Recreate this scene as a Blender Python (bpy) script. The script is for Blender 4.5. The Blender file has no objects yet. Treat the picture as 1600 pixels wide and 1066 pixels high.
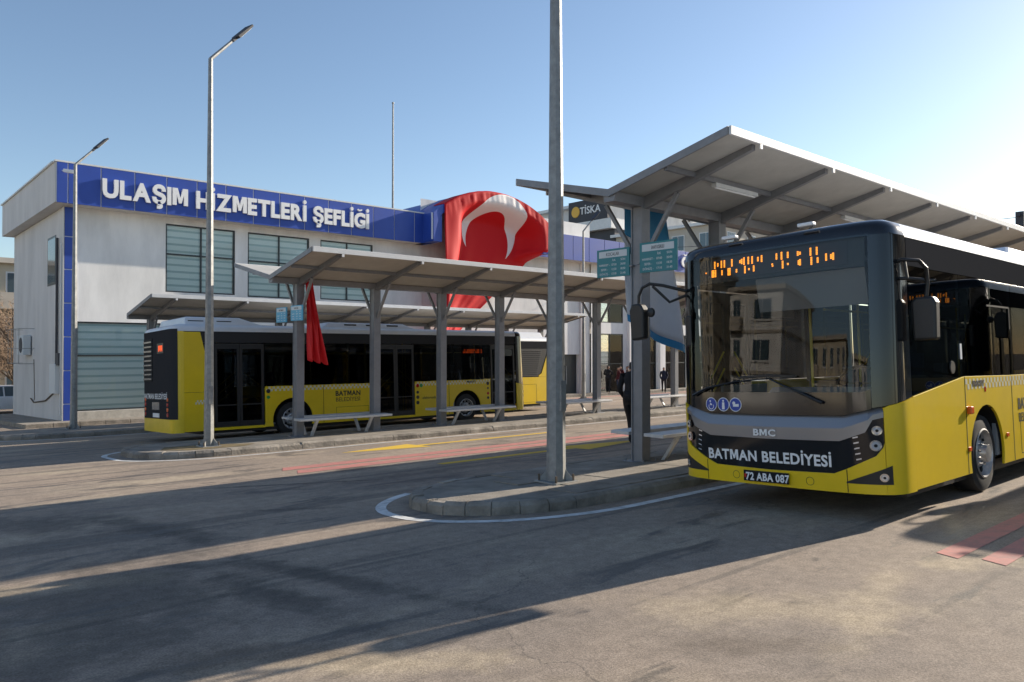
import bpy, bmesh, math, random
from mathutils import Vector, Matrix, Euler
R = math.radians
random.seed(7)
scene = bpy.context.scene
COL = scene.collection

# ------------------------------------------------------------------ camera
S_GROUND = 0.039                     # the lot falls away towards the building
CAM_H, YAW, PITCH = 1.6, 48.4, math.degrees(math.atan(15/1200))
cam_d = bpy.data.cameras.new('camera'); cam = bpy.data.objects.new('camera', cam_d); COL.objects.link(cam)
cam_d.sensor_width = 36.0; cam_d.lens = 27.0; cam_d.clip_start = 0.05; cam_d.clip_end = 3000
cam.location = (0, 0, CAM_H)
cam.rotation_euler = (R(90 + PITCH), 0, R(YAW - 90))
scene.camera = cam

# ------------------------------------------------------------------ sky, sun, exposure
SUN_EL = R(21.0); SUN_DIR = Vector((1.0, -0.148, 0)).normalized()
sun_vec = Vector((SUN_DIR.x*math.cos(SUN_EL), SUN_DIR.y*math.cos(SUN_EL), math.sin(SUN_EL)))
world = bpy.data.worlds.new('World'); scene.world = world; world.use_nodes = True
wn = world.node_tree.nodes; wl = world.node_tree.links
bg = wn['Background']
sky = wn.new('ShaderNodeTexSky'); sky.sky_type = 'NISHITA'; sky.sun_disc = False
sky.sun_elevation = SUN_EL; sky.sun_rotation = math.atan2(SUN_DIR.x, SUN_DIR.y)
sky.air_density = 1.0; sky.dust_density = 0.6; sky.ozone_density = 1.5; sky.altitude = 500
wl.new(sky.outputs[0], bg.inputs['Color']); bg.inputs['Strength'].default_value = 0.104
sun_d = bpy.data.lights.new('sun', 'SUN'); sun = bpy.data.objects.new('sun', sun_d); COL.objects.link(sun)
sun_d.energy = 5.0; sun_d.angle = R(0.5); sun_d.color = (1.0, 0.89, 0.74)
sun.rotation_euler = sun_vec.to_track_quat('Z', 'Y').to_euler()
scene.view_settings.view_transform = 'Standard'; scene.view_settings.look = 'None'
scene.view_settings.exposure = 0.74; scene.view_settings.gamma = 1.0
try: scene.view_settings.use_curve_mapping = False
except Exception: pass

def gz(y): return -S_GROUND*max(-10.0, min(45.0, y))

# ------------------------------------------------------------------ materials
def new_mat(name):
    m = bpy.data.materials.new(name); m.use_nodes = True
    n = m.node_tree.nodes; return m, n, m.node_tree.links, n['Principled BSDF']
def pm(name, col, rough=0.5, metal=0.0, var=0.0, scale=3.0, bump=0.0, bscale=60.0, coat=0.0, dirt=None, stretch=None, spec=None):
    m, n, l, b = new_mat(name)
    b.inputs['Base Color'].default_value = (*col, 1); b.inputs['Roughness'].default_value = rough
    b.inputs['Metallic'].default_value = metal; b.inputs['Coat Weight'].default_value = coat
    b.inputs['Coat Roughness'].default_value = 0.06
    if spec is not None: b.inputs['Specular IOR Level'].default_value = spec
    tc = n.new('ShaderNodeTexCoord'); src = tc.outputs['Object']
    if stretch:
        mp = n.new('ShaderNodeMapping'); mp.inputs['Scale'].default_value = stretch; l.new(src, mp.inputs[0]); src = mp.outputs[0]
    if var > 0:
        t = n.new('ShaderNodeTexNoise'); t.inputs['Scale'].default_value = scale; t.inputs['Detail'].default_value = 8; t.inputs['Roughness'].default_value = 0.62
        l.new(src, t.inputs['Vector'])
        cr = n.new('ShaderNodeMapRange'); cr.inputs[1].default_value = 0.3; cr.inputs[2].default_value = 0.7
        l.new(t.outputs['Fac'], cr.inputs[0])
        mx = n.new('ShaderNodeMix'); mx.data_type = 'RGBA'
        d = dirt or tuple(c*(1-var) for c in col)
        mx.inputs['A'].default_value = (*d, 1); mx.inputs['B'].default_value = (*[min(1, c*(1+var*0.35)) for c in col], 1)
        l.new(cr.outputs[0], mx.inputs['Factor']); l.new(mx.outputs['Result'], b.inputs['Base Color'])
        mr = n.new('ShaderNodeMapRange'); mr.inputs[3].default_value = min(1, rough+0.12); mr.inputs[4].default_value = max(0.03, rough-0.06)
        l.new(t.outputs['Fac'], mr.inputs[0]); l.new(mr.outputs[0], b.inputs['Roughness'])
    if bump > 0:
        t2 = n.new('ShaderNodeTexNoise'); t2.inputs['Scale'].default_value = bscale; t2.inputs['Detail'].default_value = 4
        l.new(tc.outputs['Object'], t2.inputs['Vector'])
        bp = n.new('ShaderNodeBump'); bp.inputs['Strength'].default_value = bump; bp.inputs['Distance'].default_value = 0.02
        l.new(t2.outputs['Fac'], bp.inputs['Height']); l.new(bp.outputs[0], b.inputs['Normal'])
    return m
def glass(name, tint, ior=1.5, rough=0.0, refl=1.0):
    m, n, l, b = new_mat(name); n.remove(b); out = n['Material Output']
    tr = n.new('ShaderNodeBsdfTransparent'); tr.inputs[0].default_value = (*tint, 1)
    gl = n.new('ShaderNodeBsdfGlossy'); gl.inputs['Roughness'].default_value = rough; gl.inputs[0].default_value = (refl, refl, refl, 1)
    fr = n.new('ShaderNodeFresnel'); fr.inputs[0].default_value = ior
    mx = n.new('ShaderNodeMixShader'); l.new(fr.outputs[0], mx.inputs[0]); l.new(tr.outputs[0], mx.inputs[1]); l.new(gl.outputs[0], mx.inputs[2])
    l.new(mx.outputs[0], out.inputs[0]); return m
def emis(name, col, st):
    m, n, l, b = new_mat(name); b.inputs['Base Color'].default_value = (*col, 1)
    b.inputs['Emission Color'].default_value = (*col, 1); b.inputs['Emission Strength'].default_value = st; return m

def asphalt():
    m, n, l, b = new_mat('asphalt'); tc = n.new('ShaderNodeTexCoord')
    def noise(sc, det=6, st=None, rg=0.6, dist=0.0):
        t = n.new('ShaderNodeTexNoise'); t.inputs['Scale'].default_value = sc; t.inputs['Detail'].default_value = det; t.inputs['Roughness'].default_value = rg
        t.inputs['Distortion'].default_value = dist
        if st:
            mp = n.new('ShaderNodeMapping'); mp.inputs['Scale'].default_value = st[0]; mp.inputs['Rotation'].default_value = (0, 0, st[1]); mp.inputs['Location'].default_value = (st[2], st[3], 0)
            l.new(tc.outputs['Object'], mp.inputs[0]); l.new(mp.outputs[0], t.inputs['Vector'])
        else: l.new(tc.outputs['Object'], t.inputs['Vector'])
        return t.outputs['Fac']
    def ramp(src, a, b_, c=0.0, d=1.0):
        r_ = n.new('ShaderNodeMapRange'); r_.interpolation_type = 'SMOOTHSTEP'
        for i, v in enumerate((a, b_, c, d)): r_.inputs[i+1].default_value = v
        l.new(src, r_.inputs[0]); return r_.outputs[0]
    def mix(f, A, B):
        x = n.new('ShaderNodeMix'); x.data_type = 'RGBA'
        l.new(f, x.inputs['Factor'])
        for k, v in (('A', A), ('B', B)):
            if isinstance(v, tuple): x.inputs[k].default_value = (*v, 1)
            else: l.new(v, x.inputs[k])
        return x.outputs['Result']
    c = mix(ramp(noise(0.35, 5), 0.35, 0.65), (0.262, 0.216, 0.176), (0.335, 0.268, 0.208))
    dust = ramp(noise(0.5, 7, ((0.55, 1.6, 1), R(8), 3.1, 1.7)), 0.50, 0.68, 0, 0.85)
    c = mix(dust, c, (0.42, 0.345, 0.255))
    oil = ramp(noise(0.9, 6, ((0.5, 1.9, 1), R(-38), 0.3, 9.2), 0.65, 0.7), 0.545, 0.64, 0, 0.78)
    c = mix(oil, c, (0.105, 0.092, 0.080))
    trk = ramp(noise(1.0, 4, ((0.10, 2.2, 1), R(-28), 5.3, 2.4), 0.5, 0.35), 0.57, 0.66, 0, 0.6)
    c = mix(trk, c, (0.14, 0.122, 0.104))
    wob = noise(2.6, 6, None, 0.65)
    def blob(cx, cy, rx, ry, rot, amt, col):
        nonlocal c
        mp = n.new('ShaderNodeMapping'); mp.vector_type = 'TEXTURE'; mp.inputs['Location'].default_value = (cx, cy, 0); mp.inputs['Rotation'].default_value = (0, 0, R(rot)); mp.inputs['Scale'].default_value = (rx, ry, 1000)
        l.new(tc.outputs['Object'], mp.inputs[0]); ln = n.new('ShaderNodeVectorMath'); ln.operation = 'LENGTH'; l.new(mp.outputs[0], ln.inputs[0])
        ad = n.new('ShaderNodeMath'); ad.operation = 'MULTIPLY_ADD'; l.new(wob, ad.inputs[0]); ad.inputs[1].default_value = 2.6; l.new(ln.outputs['Value'], ad.inputs[2])
        c = mix(ramp(ad.outputs[0], 1.45, 2.55, amt, 0.0), c, col)
    SAND, DK = (0.56, 0.45, 0.30), (0.085, 0.075, 0.066)
    for a in ((4.6, 2.75, 1.1, 0.42, -41, 0.42, SAND), (6.7, 2.25, 0.7, 0.28, -41, 0.5, SAND), (5.3, 2.25, 1.3, 0.16, 15, 0.35, SAND), (2.3, 3.75, 0.8, 0.22, -41, 0.55, SAND), (1.2, 7.0, 1.2, 0.25, -20, 0.5, SAND), (8.5, 2.9, 1.4, 0.12, 25, 0.4, SAND), (3.2, 2.2, 1.2, 0.3, -50, 0.2, SAND),
              (3.9, 2.5, 0.55, 0.2, -41, 0.6, (0.16, 0.125, 0.095)), (1.3, 5.9, 2.3, 1.2, 55, 0.62, DK), (3.0, 5.6, 1.8, 0.17, -77, 0.75, DK), (2.45, 5.5, 1.6, 0.22, -84, 0.7, DK), (2.6, 9.1, 1.9, 0.3, -80, 0.65, DK), (1.8, 10.2, 1.2, 0.5, -70, 0.6, DK), (1.85, 4.35, 0.9, 0.22, -41, 0.6, (0.15, 0.118, 0.09)), (4.2, 8.9, 0.7, 0.12, -35, 0.6, DK), (5.2, 11.0, 1.6, 0.10, -30, 0.7, DK), (7.2, 10.4, 2.2, 0.22, 2, 0.45, DK)): blob(*a)
    vor = n.new('ShaderNodeTexVoronoi'); vor.feature = 'DISTANCE_TO_EDGE'; vor.inputs['Scale'].default_value = 0.30
    wv = n.new('ShaderNodeVectorMath'); wv.operation = 'SCALE'; wt = n.new('ShaderNodeTexNoise'); wt.inputs['Scale'].default_value = 1.7; wt.inputs['Detail'].default_value = 6; l.new(tc.outputs['Object'], wt.inputs['Vector'])
    l.new(wt.outputs['Color'], wv.inputs[0]); wv.inputs['Scale'].default_value = 1.1; wa = n.new('ShaderNodeVectorMath'); l.new(tc.outputs['Object'], wa.inputs[0]); l.new(wv.outputs[0], wa.inputs[1]); l.new(wa.outputs[0], vor.inputs['Vector'])
    ck_ = n.new('ShaderNodeMath'); ck_.operation = 'MULTIPLY'; l.new(ramp(vor.outputs['Distance'], 0.001, 0.004, 0.4, 0.0), ck_.inputs[0]); l.new(ramp(noise(0.23, 3, ((1, 1, 1), 0.3, 7.7, 3.3)), 0.47, 0.58), ck_.inputs[1])
    c = mix(ck_.outputs[0], c, (0.05, 0.046, 0.042))
    fine = ramp(noise(75, 3), 0.30, 0.72, 0.74, 1.24)
    fine2 = ramp(noise(9, 5), 0.25, 0.75, 0.86, 1.14)
    mm = n.new('ShaderNodeMath'); mm.operation = 'MULTIPLY'; l.new(fine, mm.inputs[0]); l.new(fine2, mm.inputs[1])
    vm = n.new('ShaderNodeVectorMath'); vm.operation = 'SCALE'; l.new(c, vm.inputs[0]); l.new(mm.outputs[0], vm.inputs['Scale'])
    l.new(vm.outputs[0], b.inputs['Base Color'])
    l.new(ramp(oil, 0, 0.6, 0.88, 0.62), b.inputs['Roughness'])
    b.inputs['Specular IOR Level'].default_value = 0.3
    bp = n.new('ShaderNodeBump'); bp.inputs['Strength'].default_value = 0.28; bp.inputs['Distance'].default_value = 0.012
    l.new(noise(110, 3), bp.inputs['Height']); l.new(bp.outputs[0], b.inputs['Normal'])
    return m
def worn_paint(name, col, lo=0.36, hi=0.56):
    m, n, l, b = new_mat(name); tc = n.new('ShaderNodeTexCoord')
    t = n.new('ShaderNodeTexNoise'); t.inputs['Scale'].default_value = 5; t.inputs['Detail'].default_value = 10; t.inputs['Roughness'].default_value = 0.72
    l.new(tc.outputs['Object'], t.inputs['Vector'])
    r_ = n.new('ShaderNodeMapRange'); r_.inputs[1].default_value = lo; r_.inputs[2].default_value = hi; l.new(t.outputs['Fac'], r_.inputs[0])
    mx = n.new('ShaderNodeMix'); mx.data_type = 'RGBA'; l.new(r_.outputs[0], mx.inputs['Factor'])
    mx.inputs['A'].default_value = (0.5*col[0]+0.07, 0.5*col[1]+0.07, 0.5*col[2]+0.065, 1); mx.inputs['B'].default_value = (*col, 1)
    l.new(mx.outputs['Result'], b.inputs['Base Color']); b.inputs['Roughness'].default_value = 0.75
    return m
def blind_mat():
    m, n, l, b = new_mat('zebra_blind'); tc = n.new('ShaderNodeTexCoord'); sp = n.new('ShaderNodeSeparateXYZ'); l.new(tc.outputs['Object'], sp.inputs[0])
    a = n.new('ShaderNodeMath'); a.operation = 'MULTIPLY'; a.inputs[1].default_value = 1/0.30; l.new(sp.outputs['Z'], a.inputs[0])
    f = n.new('ShaderNodeMath'); f.operation = 'FRACT'; l.new(a.outputs[0], f.inputs[0])
    r_ = n.new('ShaderNodeMapRange'); r_.inputs[1].default_value = 0.66; r_.inputs[2].default_value = 0.74; l.new(f.outputs[0], r_.inputs[0])
    mx = n.new('ShaderNodeMix'); mx.data_type = 'RGBA'; l.new(r_.outputs[0], mx.inputs['Factor'])
    mx.inputs['A'].default_value = (0.86, 0.92, 0.88, 1); mx.inputs['B'].default_value = (0.52, 0.63, 0.61, 1)
    l.new(mx.outputs['Result'], b.inputs['Base Color']); b.inputs['Roughness'].default_value = 0.9; return m

M = {}
M['asphalt'] = asphalt()
M['white_paint'] = worn_paint('white_paint', (0.72, 0.72, 0.70))
M['red_paint'] = worn_paint('red_paint', (0.52, 0.20, 0.17))
M['yellow_paint'] = worn_paint('yellow_paint', (0.72, 0.47, 0.04), 0.28, 0.45)
M['kerb'] = pm('kerb_concrete', (0.33, 0.295, 0.25), 0.9, var=0.6, scale=2.3, bump=0.8, bscale=22)
M['paving'] = pm('paving', (0.30, 0.265, 0.22), 0.9, var=0.45, scale=2.2, bump=0.4, bscale=50)
M['joint'] = pm('paving_bed', (0.16, 0.145, 0.125), 0.95, var=0.3, scale=6)
M['steel'] = pm('painted_steel', (0.235, 0.238, 0.252), 0.45, 0.15, var=0.16, scale=5)
M['galv'] = pm('galvanised', (0.30, 0.305, 0.30), 0.5, 0.3, var=0.3, scale=9)
M['sheet'] = pm('roof_sheet', (0.52, 0.50, 0.455), 0.55, var=0.22, scale=1.3)
M['edge_white'] = pm('edge_trim', (0.70, 0.70, 0.69), 0.4, var=0.1, scale=4)
M['bench'] = pm('bench_metal', (0.62, 0.61, 0.60), 0.45, 0.1, var=0.15, scale=6)
M['wall'] = pm('white_render', (0.83, 0.82, 0.80), 0.85, var=0.24, scale=0.9, bump=0.12, bscale=30, stretch=(1, 1, 0.28))
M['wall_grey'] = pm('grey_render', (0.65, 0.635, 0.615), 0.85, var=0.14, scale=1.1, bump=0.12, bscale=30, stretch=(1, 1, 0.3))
M['plinth'] = pm('plinth', (0.58, 0.54, 0.47), 0.9, var=0.35, scale=3, bump=0.3)
M['blue'] = pm('blue_panel', (0.026, 0.072, 0.38), 0.38, var=0.12, scale=0.8)
M['white_joint'] = pm('white_joint', (0.72, 0.73, 0.76), 0.6)
M['letter'] = pm('letter_white', (0.82, 0.82, 0.82), 0.45)
M['frame_dark'] = pm('window_frame', (0.035, 0.04, 0.042), 0.4)
M['win_glass'] = glass('window_glass', (0.975, 0.995, 0.99), 1.33, 0.0)
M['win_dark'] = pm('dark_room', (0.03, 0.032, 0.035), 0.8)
M['blind'] = blind_mat()
M['yellow'] = pm('bus_yellow', (0.82, 0.565, 0.006), 0.33, var=0.10, scale=1.2, coat=0.25)
M['black_gloss'] = pm('black_gloss', (0.010, 0.011, 0.013), 0.10, coat=0.4)
M['header'] = pm('header_black', (0.045, 0.045, 0.048), 0.95, spec=0.0)
M['black_matt'] = pm('black_plastic', (0.016, 0.016, 0.017), 0.45)
M['dark'] = pm('dark_void', (0.012, 0.012, 0.012), 0.9)
M['silver'] = pm('silver_paint', (0.25, 0.25, 0.265), 0.27, 0.5, coat=0.4)
M['chrome'] = pm('chrome', (0.75, 0.75, 0.75), 0.12, 1.0)
M['bus_white'] = pm('bus_roof', (0.66, 0.68, 0.71), 0.32, var=0.08, scale=2, coat=0.3)
M['windscreen'] = glass('windscreen', (0.74, 0.78, 0.77), 1.40)
M['bus_glass'] = glass('bus_tinted_glass', (0.36, 0.38, 0.39), 1.22)
M['tyre'] = pm('tyre_rubber', (0.022, 0.022, 0.022), 0.8, var=0.3, scale=9)
M['rim'] = pm('rim', (0.46, 0.46, 0.46), 0.35, 0.7, var=0.3, scale=12)
M['lens'] = pm('lens', (0.75, 0.77, 0.8), 0.06, 0.6, coat=1)
M['orange'] = pm('orange_lens', (0.85, 0.13, 0.01), 0.25, coat=0.5)
M['red_lens'] = pm('red_lens', (0.5, 0.015, 0.01), 0.2, coat=0.5)
M['led'] = emis('led_orange', (1.0, 0.30, 0.02), 1.3)
M['led_red'] = emis('led_red', (1.0, 0.10, 0.01), 0.9)
M['inner'] = pm('bus_lining', (0.27, 0.27, 0.275), 0.7)
M['seat_blue'] = pm('seat_fabric', (0.045, 0.07, 0.16), 0.8, var=0.3, scale=20)
M['pole_yellow'] = pm('rail_yellow', (0.72, 0.52, 0.03), 0.35)
M['txt_white'] = pm('text_white', (0.80, 0.80, 0.80), 0.5)
M['txt_black'] = pm('text_black', (0.02, 0.02, 0.02), 0.5)
M['icon_blue'] = pm('icon_blue', (0.02, 0.06, 0.36), 0.4)
M['icon_green'] = pm('icon_green', (0.03, 0.30, 0.06), 0.4)
M['pale_check'] = pm('pale_check', (0.66, 0.64, 0.52), 0.4)
M['teal'] = pm('sign_teal', (0.010, 0.20, 0.235), 0.4)
M['sky_blue'] = pm('sign_sky', (0.10, 0.42, 0.62), 0.4)
M['sign_grey'] = pm('sign_plate', (0.62, 0.66, 0.68), 0.5)
M['banner_blue'] = pm('banner_blue', (0.05, 0.30, 0.58), 0.7)
M['banner_white'] = pm('banner_white', (0.82, 0.82, 0.88), 0.7, var=0.08, scale=1)
M['flag_red'] = pm('flag_red', (0.62, 0.008, 0.012), 0.6, var=0.08, scale=2)
M['stone'] = pm('pale_block', (0.52, 0.47, 0.40), 0.85, var=0.2, scale=0.5)
M['cream'] = pm('cream_render', (0.62, 0.55, 0.42), 0.85, var=0.2, scale=0.3)
M['anthracite'] = pm('anthracite', (0.050, 0.052, 0.062), 0.6, var=0.2, scale=0.5)
M['far_glass'] = pm('far_glass', (0.06, 0.09, 0.11), 0.08, spec=0.8)
M['gold'] = pm('gold_emblem', (0.75, 0.42, 0.04), 0.4)
M['bark'] = pm('bark', (0.14, 0.105, 0.075), 0.9, var=0.4, scale=8)
M['twig'] = pm('twig', (0.24, 0.165, 0.11), 0.9, var=0.4, scale=2)
M['leaf'] = pm('leaf', (0.055, 0.075, 0.035), 0.7, var=0.5, scale=1.5)
M['grate'] = pm('drain_soil', (0.20, 0.15, 0.07), 0.95, var=0.5, scale=7)

# ------------------------------------------------------------------ mesh helpers
class MB:
    def __init__(s): s.v = []; s.f = []; s.mi = []; s.cur = 0
    def add(s, vs, fs):
        o = len(s.v); s.v += [tuple(p) for p in vs]; s.f += [tuple(i+o for i in f) for f in fs]; s.mi += [s.cur]*len(fs); return s
    def mat(s, i): s.cur = i; return s
    def box(s, x0, x1, y0, y1, z0, z1):
        return s.add([(x0,y0,z0),(x1,y0,z0),(x1,y1,z0),(x0,y1,z0),(x0,y0,z1),(x1,y0,z1),(x1,y1,z1),(x0,y1,z1)],
                     [(0,3,2,1),(4,5,6,7),(0,1,5,4),(1,2,6,5),(2,3,7,6),(3,0,4,7)])
    def bar(s, p, q, w, h, up=(0,0,1), w2=None, h2=None):
        p, q = Vector(p), Vector(q); d = (q-p).normalized(); up = Vector(up)
        if abs(d.dot(up)) > 0.98: up = Vector((1,0,0))
        a = d.cross(up).normalized(); b = a.cross(d).normalized(); w2 = w2 or w; h2 = h2 or h
        vs = []
        for c, ww, hh in ((p, w, h), (q, w2, h2)):
            vs += [c-a*ww/2-b*hh/2, c+a*ww/2-b*hh/2, c+a*ww/2+b*hh/2, c-a*ww/2+b*hh/2]
        return s.add(vs, [(0,1,2,3),(7,6,5,4),(0,4,5,1),(1,5,6,2),(2,6,7,3),(3,7,4,0)])
    def tube(s, path, rad, n=8, caps=True):
        path = [Vector(p) for p in path]; rad = rad if isinstance(rad, (list, tuple)) else [rad]*len(path)
        rings = []; prev = None
        for i, p in enumerate(path):
            d = (path[min(i+1, len(path)-1)]-path[max(i-1, 0)]).normalized()
            if prev is None:
                a = d.cross(Vector((0,0,1)))
                if a.length < 0.05: a = d.cross(Vector((0,1,0)))
                a.normalize()
            else: a = (prev-d*prev.dot(d)).normalized()
            prev = a; b = d.cross(a)
            rings.append([p+(a*math.cos(2*math.pi*k/n)+b*math.sin(2*math.pi*k/n))*rad[i] for k in range(n)])
        vs = [q for r_ in rings for q in r_]; fs = []
        for i in range(len(rings)-1):
            for k in range(n): fs.append((i*n+k, i*n+(k+1)%n, (i+1)*n+(k+1)%n, (i+1)*n+k))
        if caps: fs += [tuple(range(n))[::-1], tuple((len(rings)-1)*n+k for k in range(n))]
        return s.add(vs, fs)
    def prism(s, pts, vec):
        pts = [Vector(p) for p in pts]; vec = Vector(vec); n = len(pts)
        return s.add(pts+[p+vec for p in pts], [tuple(range(n))[::-1], tuple(range(n, 2*n))]+[(i, (i+1)%n, n+(i+1)%n, n+i) for i in range(n)])
    def lathe(s, prof, c, axis='y', n=24):       # prof: (along, radius)
        c = Vector(c); vs = []; fs = []
        for a, r_ in prof:
            for k in range(n):
                t = 2*math.pi*k/n; u, w = math.cos(t)*r_, math.sin(t)*r_
                vs.append(c+(Vector((u, a, w)) if axis == 'y' else Vector((a, u, w)) if axis == 'x' else Vector((u, w, a))))
        for i in range(len(prof)-1):
            for k in range(n): fs.append((i*n+k, i*n+(k+1)%n, (i+1)*n+(k+1)%n, (i+1)*n+k))
        return s.add(vs, fs)
    def grid(s, fn, nu, nv, thick=None):
        vs = [fn(i/nu, j/nv) for j in range(nv+1) for i in range(nu+1)]
        return s.add(vs, [(j*(nu+1)+i, j*(nu+1)+i+1, (j+1)*(nu+1)+i+1, (j+1)*(nu+1)+i) for j in range(nv) for i in range(nu)])
    def mesh(s, name, mats, smooth=None, recalc=True):
        me = bpy.data.meshes.new(name); me.from_pydata(s.v, [], s.f)
        for m in (mats if isinstance(mats, (list, tuple)) else [mats]): me.materials.append(m)
        me.polygons.foreach_set('material_index', s.mi)
        if recalc:
            bm = bmesh.new(); bm.from_mesh(me); bmesh.ops.recalc_face_normals(bm, faces=bm.faces); bm.to_mesh(me); bm.free()
        if smooth: me.shade_smooth(); me.set_sharp_from_angle(angle=R(smooth))
        me.update(); return me
    def build(s, name, mats, parent=None, smooth=None, bevel=0, loc=None, recalc=True):
        return obj(name, s.mesh(name, mats, smooth, recalc), parent, bevel, loc)
def obj(name, me, parent=None, bevel=0, loc=None):
    o = bpy.data.objects.new(name, me); COL.objects.link(o)
    if parent: o.parent = parent
    if loc: o.location = loc
    if bevel:
        b = o.modifiers.new('bevel', 'BEVEL'); b.width = bevel; b.segments = 2; b.limit_method = 'ANGLE'; b.angle_limit = R(40)
    return o
def tag(o, label, cat=None, group=None, kind=None):
    if label: o['label'] = label
    if cat: o['category'] = cat
    if group: o['group'] = group
    if kind: o['kind'] = kind
    return o
def thing(name, label, cat, loc=(0,0,0), rz=0, group=None):
    o = bpy.data.objects.new(name, None); COL.objects.link(o); o.empty_display_size = 0.2
    o.location = loc; o.rotation_euler = (0, 0, rz); return tag(o, label, cat, group)
def copy_tree(o, parent=None):
    c = o.copy(); COL.objects.link(c); c.parent = parent
    for ch in list(o.children): copy_tree(ch, c)
    return c
def _raw_text(body, size, extrude, bold, align):
    cu = bpy.data.curves.new('txt', 'FONT'); cu.body = body; cu.size = size; cu.extrude = extrude; cu.offset = bold
    cu.align_x = align; cu.align_y = 'BOTTOM_BASELINE'; cu.resolution_u = 3
    o = bpy.data.objects.new('txt', cu)
    me = bpy.data.meshes.new_from_object(o)
    bpy.data.objects.remove(o); bpy.data.curves.remove(cu); return me
_gl = {}
def _ext(me): xs_ = [v.co.x for v in me.vertices]; return (min(xs_), max(xs_)) if xs_ else (0, 0)
def glyph(ch, extrude, bold):
    """one letter at size 1, dotted and breve capitals put together from plain ones; returns (verts, faces, advance, left edge)"""
    key = (ch, extrude, bold)
    if key in _gl: return _gl[key]
    base = {'İ': 'I', 'Ğ': 'G'}.get(ch, ch)
    me = _raw_text('H'+base+'H', 1.0, 0, 0, 'LEFT'); e = _ext(me); me2 = _raw_text('HH', 1.0, 0, 0, 'LEFT'); e2 = _ext(me2); adv = (e[1]-e[0])-(e2[1]-e2[0])
    g = _raw_text(base, 1.0, extrude, bold, 'LEFT'); v = [tuple(q.co) for q in g.vertices]; f = [tuple(p.vertices) for p in g.polygons]
    top = max([q[1] for q in v] or [0.7]); cx = (min([q[0] for q in v] or [0])+max([q[0] for q in v] or [0]))/2
    def extra(poly):
        o = len(v); n_ = len(poly)
        if extrude <= 0: v.extend((x, y, 0.0) for x, y in poly); f.append(tuple(o+k for k in range(n_)))
        else:
            v.extend((x, y, extrude) for x, y in poly); v.extend((x, y, -extrude) for x, y in poly)
            f.append(tuple(o+k for k in range(n_))); f.append(tuple(o+n_+k for k in range(n_))[::-1]); f.extend((o+k, o+n_+k, o+n_+(k+1)%n_, o+(k+1)%n_) for k in range(n_))
    if ch == 'M':
        h = max(q[1] for q in v); x0 = min(q[0] for q in v); w = max(q[0] for q in v)-x0; t = 0.115+1.7*bold; v.clear(); f.clear()
        extra([(x0+a, b) for a, b in ((0, 0), (0, h), (t*1.25, h), (w/2, h*0.44), (w-t*1.25, h), (w, h), (w, 0), (w-t, 0), (w-t, h*0.62), (w/2+t*0.3, h*0.12), (w/2-t*0.3, h*0.12), (t, h*0.62), (t, 0))])
    if ch == 'İ':
        r_ = 0.062+bold*0.8; extra([(cx+r_*math.cos(2*math.pi*k/12), top+0.055+r_+r_*math.sin(2*math.pi*k/12)) for k in range(12)])
    if ch == 'Ğ':
        arc = [(0.17*math.cos(R(200+14*k)), 0.13*math.sin(R(200+14*k))) for k in range(11)]; inn = [(x*0.55, y*0.45+0.0) for x, y in arc][::-1]
        for (a, b) in zip(range(10), range(1, 11)): extra([(cx+arc[a][0], top+0.20+arc[a][1]), (cx+arc[b][0], top+0.20+arc[b][1]), (cx+inn[10-b][0], top+0.20+inn[10-b][1]), (cx+inn[10-a][0], top+0.20+inn[10-a][1])])
    _gl[key] = (v, f, adv); return _gl[key]
def text_mesh(body, size, extrude=0.0, bold=0.0, align='CENTER'):
    V = []; F = []; x = 0.0
    for ch in body:
        if ch == ' ': x += 0.30; continue
        v, f, adv = glyph(ch, extrude/size, round(bold/size, 4)); o = len(V)
        V += [((q[0]+x)*size, (q[1]-0.36)*size, q[2]*size) for q in v]; F += [tuple(i+o for i in p) for p in f]; x += adv+bold/size*1.2
    if align == 'CENTER':
        a = min(q[0] for q in V); b = max(q[0] for q in V); V = [(q[0]-(a+b)/2, q[1], q[2]) for q in V]
    me = bpy.data.meshes.new('txt'); me.from_pydata(V, [], F); return me
def text_obj(name, body, size, mat, parent, loc, face='-y', extrude=0.003, bold=0.0, sx=1.0, align='CENTER'):
    me = text_mesh(body, size, extrude, bold, align)
    ax = {'-y': ((1,0,0),(0,0,1),(0,-1,0)), '-x': ((0,-1,0),(0,0,1),(-1,0,0)), '+x': ((0,1,0),(0,0,1),(1,0,0)), '+y': ((-1,0,0),(0,0,1),(0,1,0))}[face]
    mt = Matrix([[ax[0][i]*sx, ax[1][i], ax[2][i], 0] for i in range(3)]+[[0,0,0,1]])
    me.transform(mt); me.materials.clear(); me.materials.append(mat); me.name = name
    return obj(name, me, parent, loc=loc)

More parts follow.
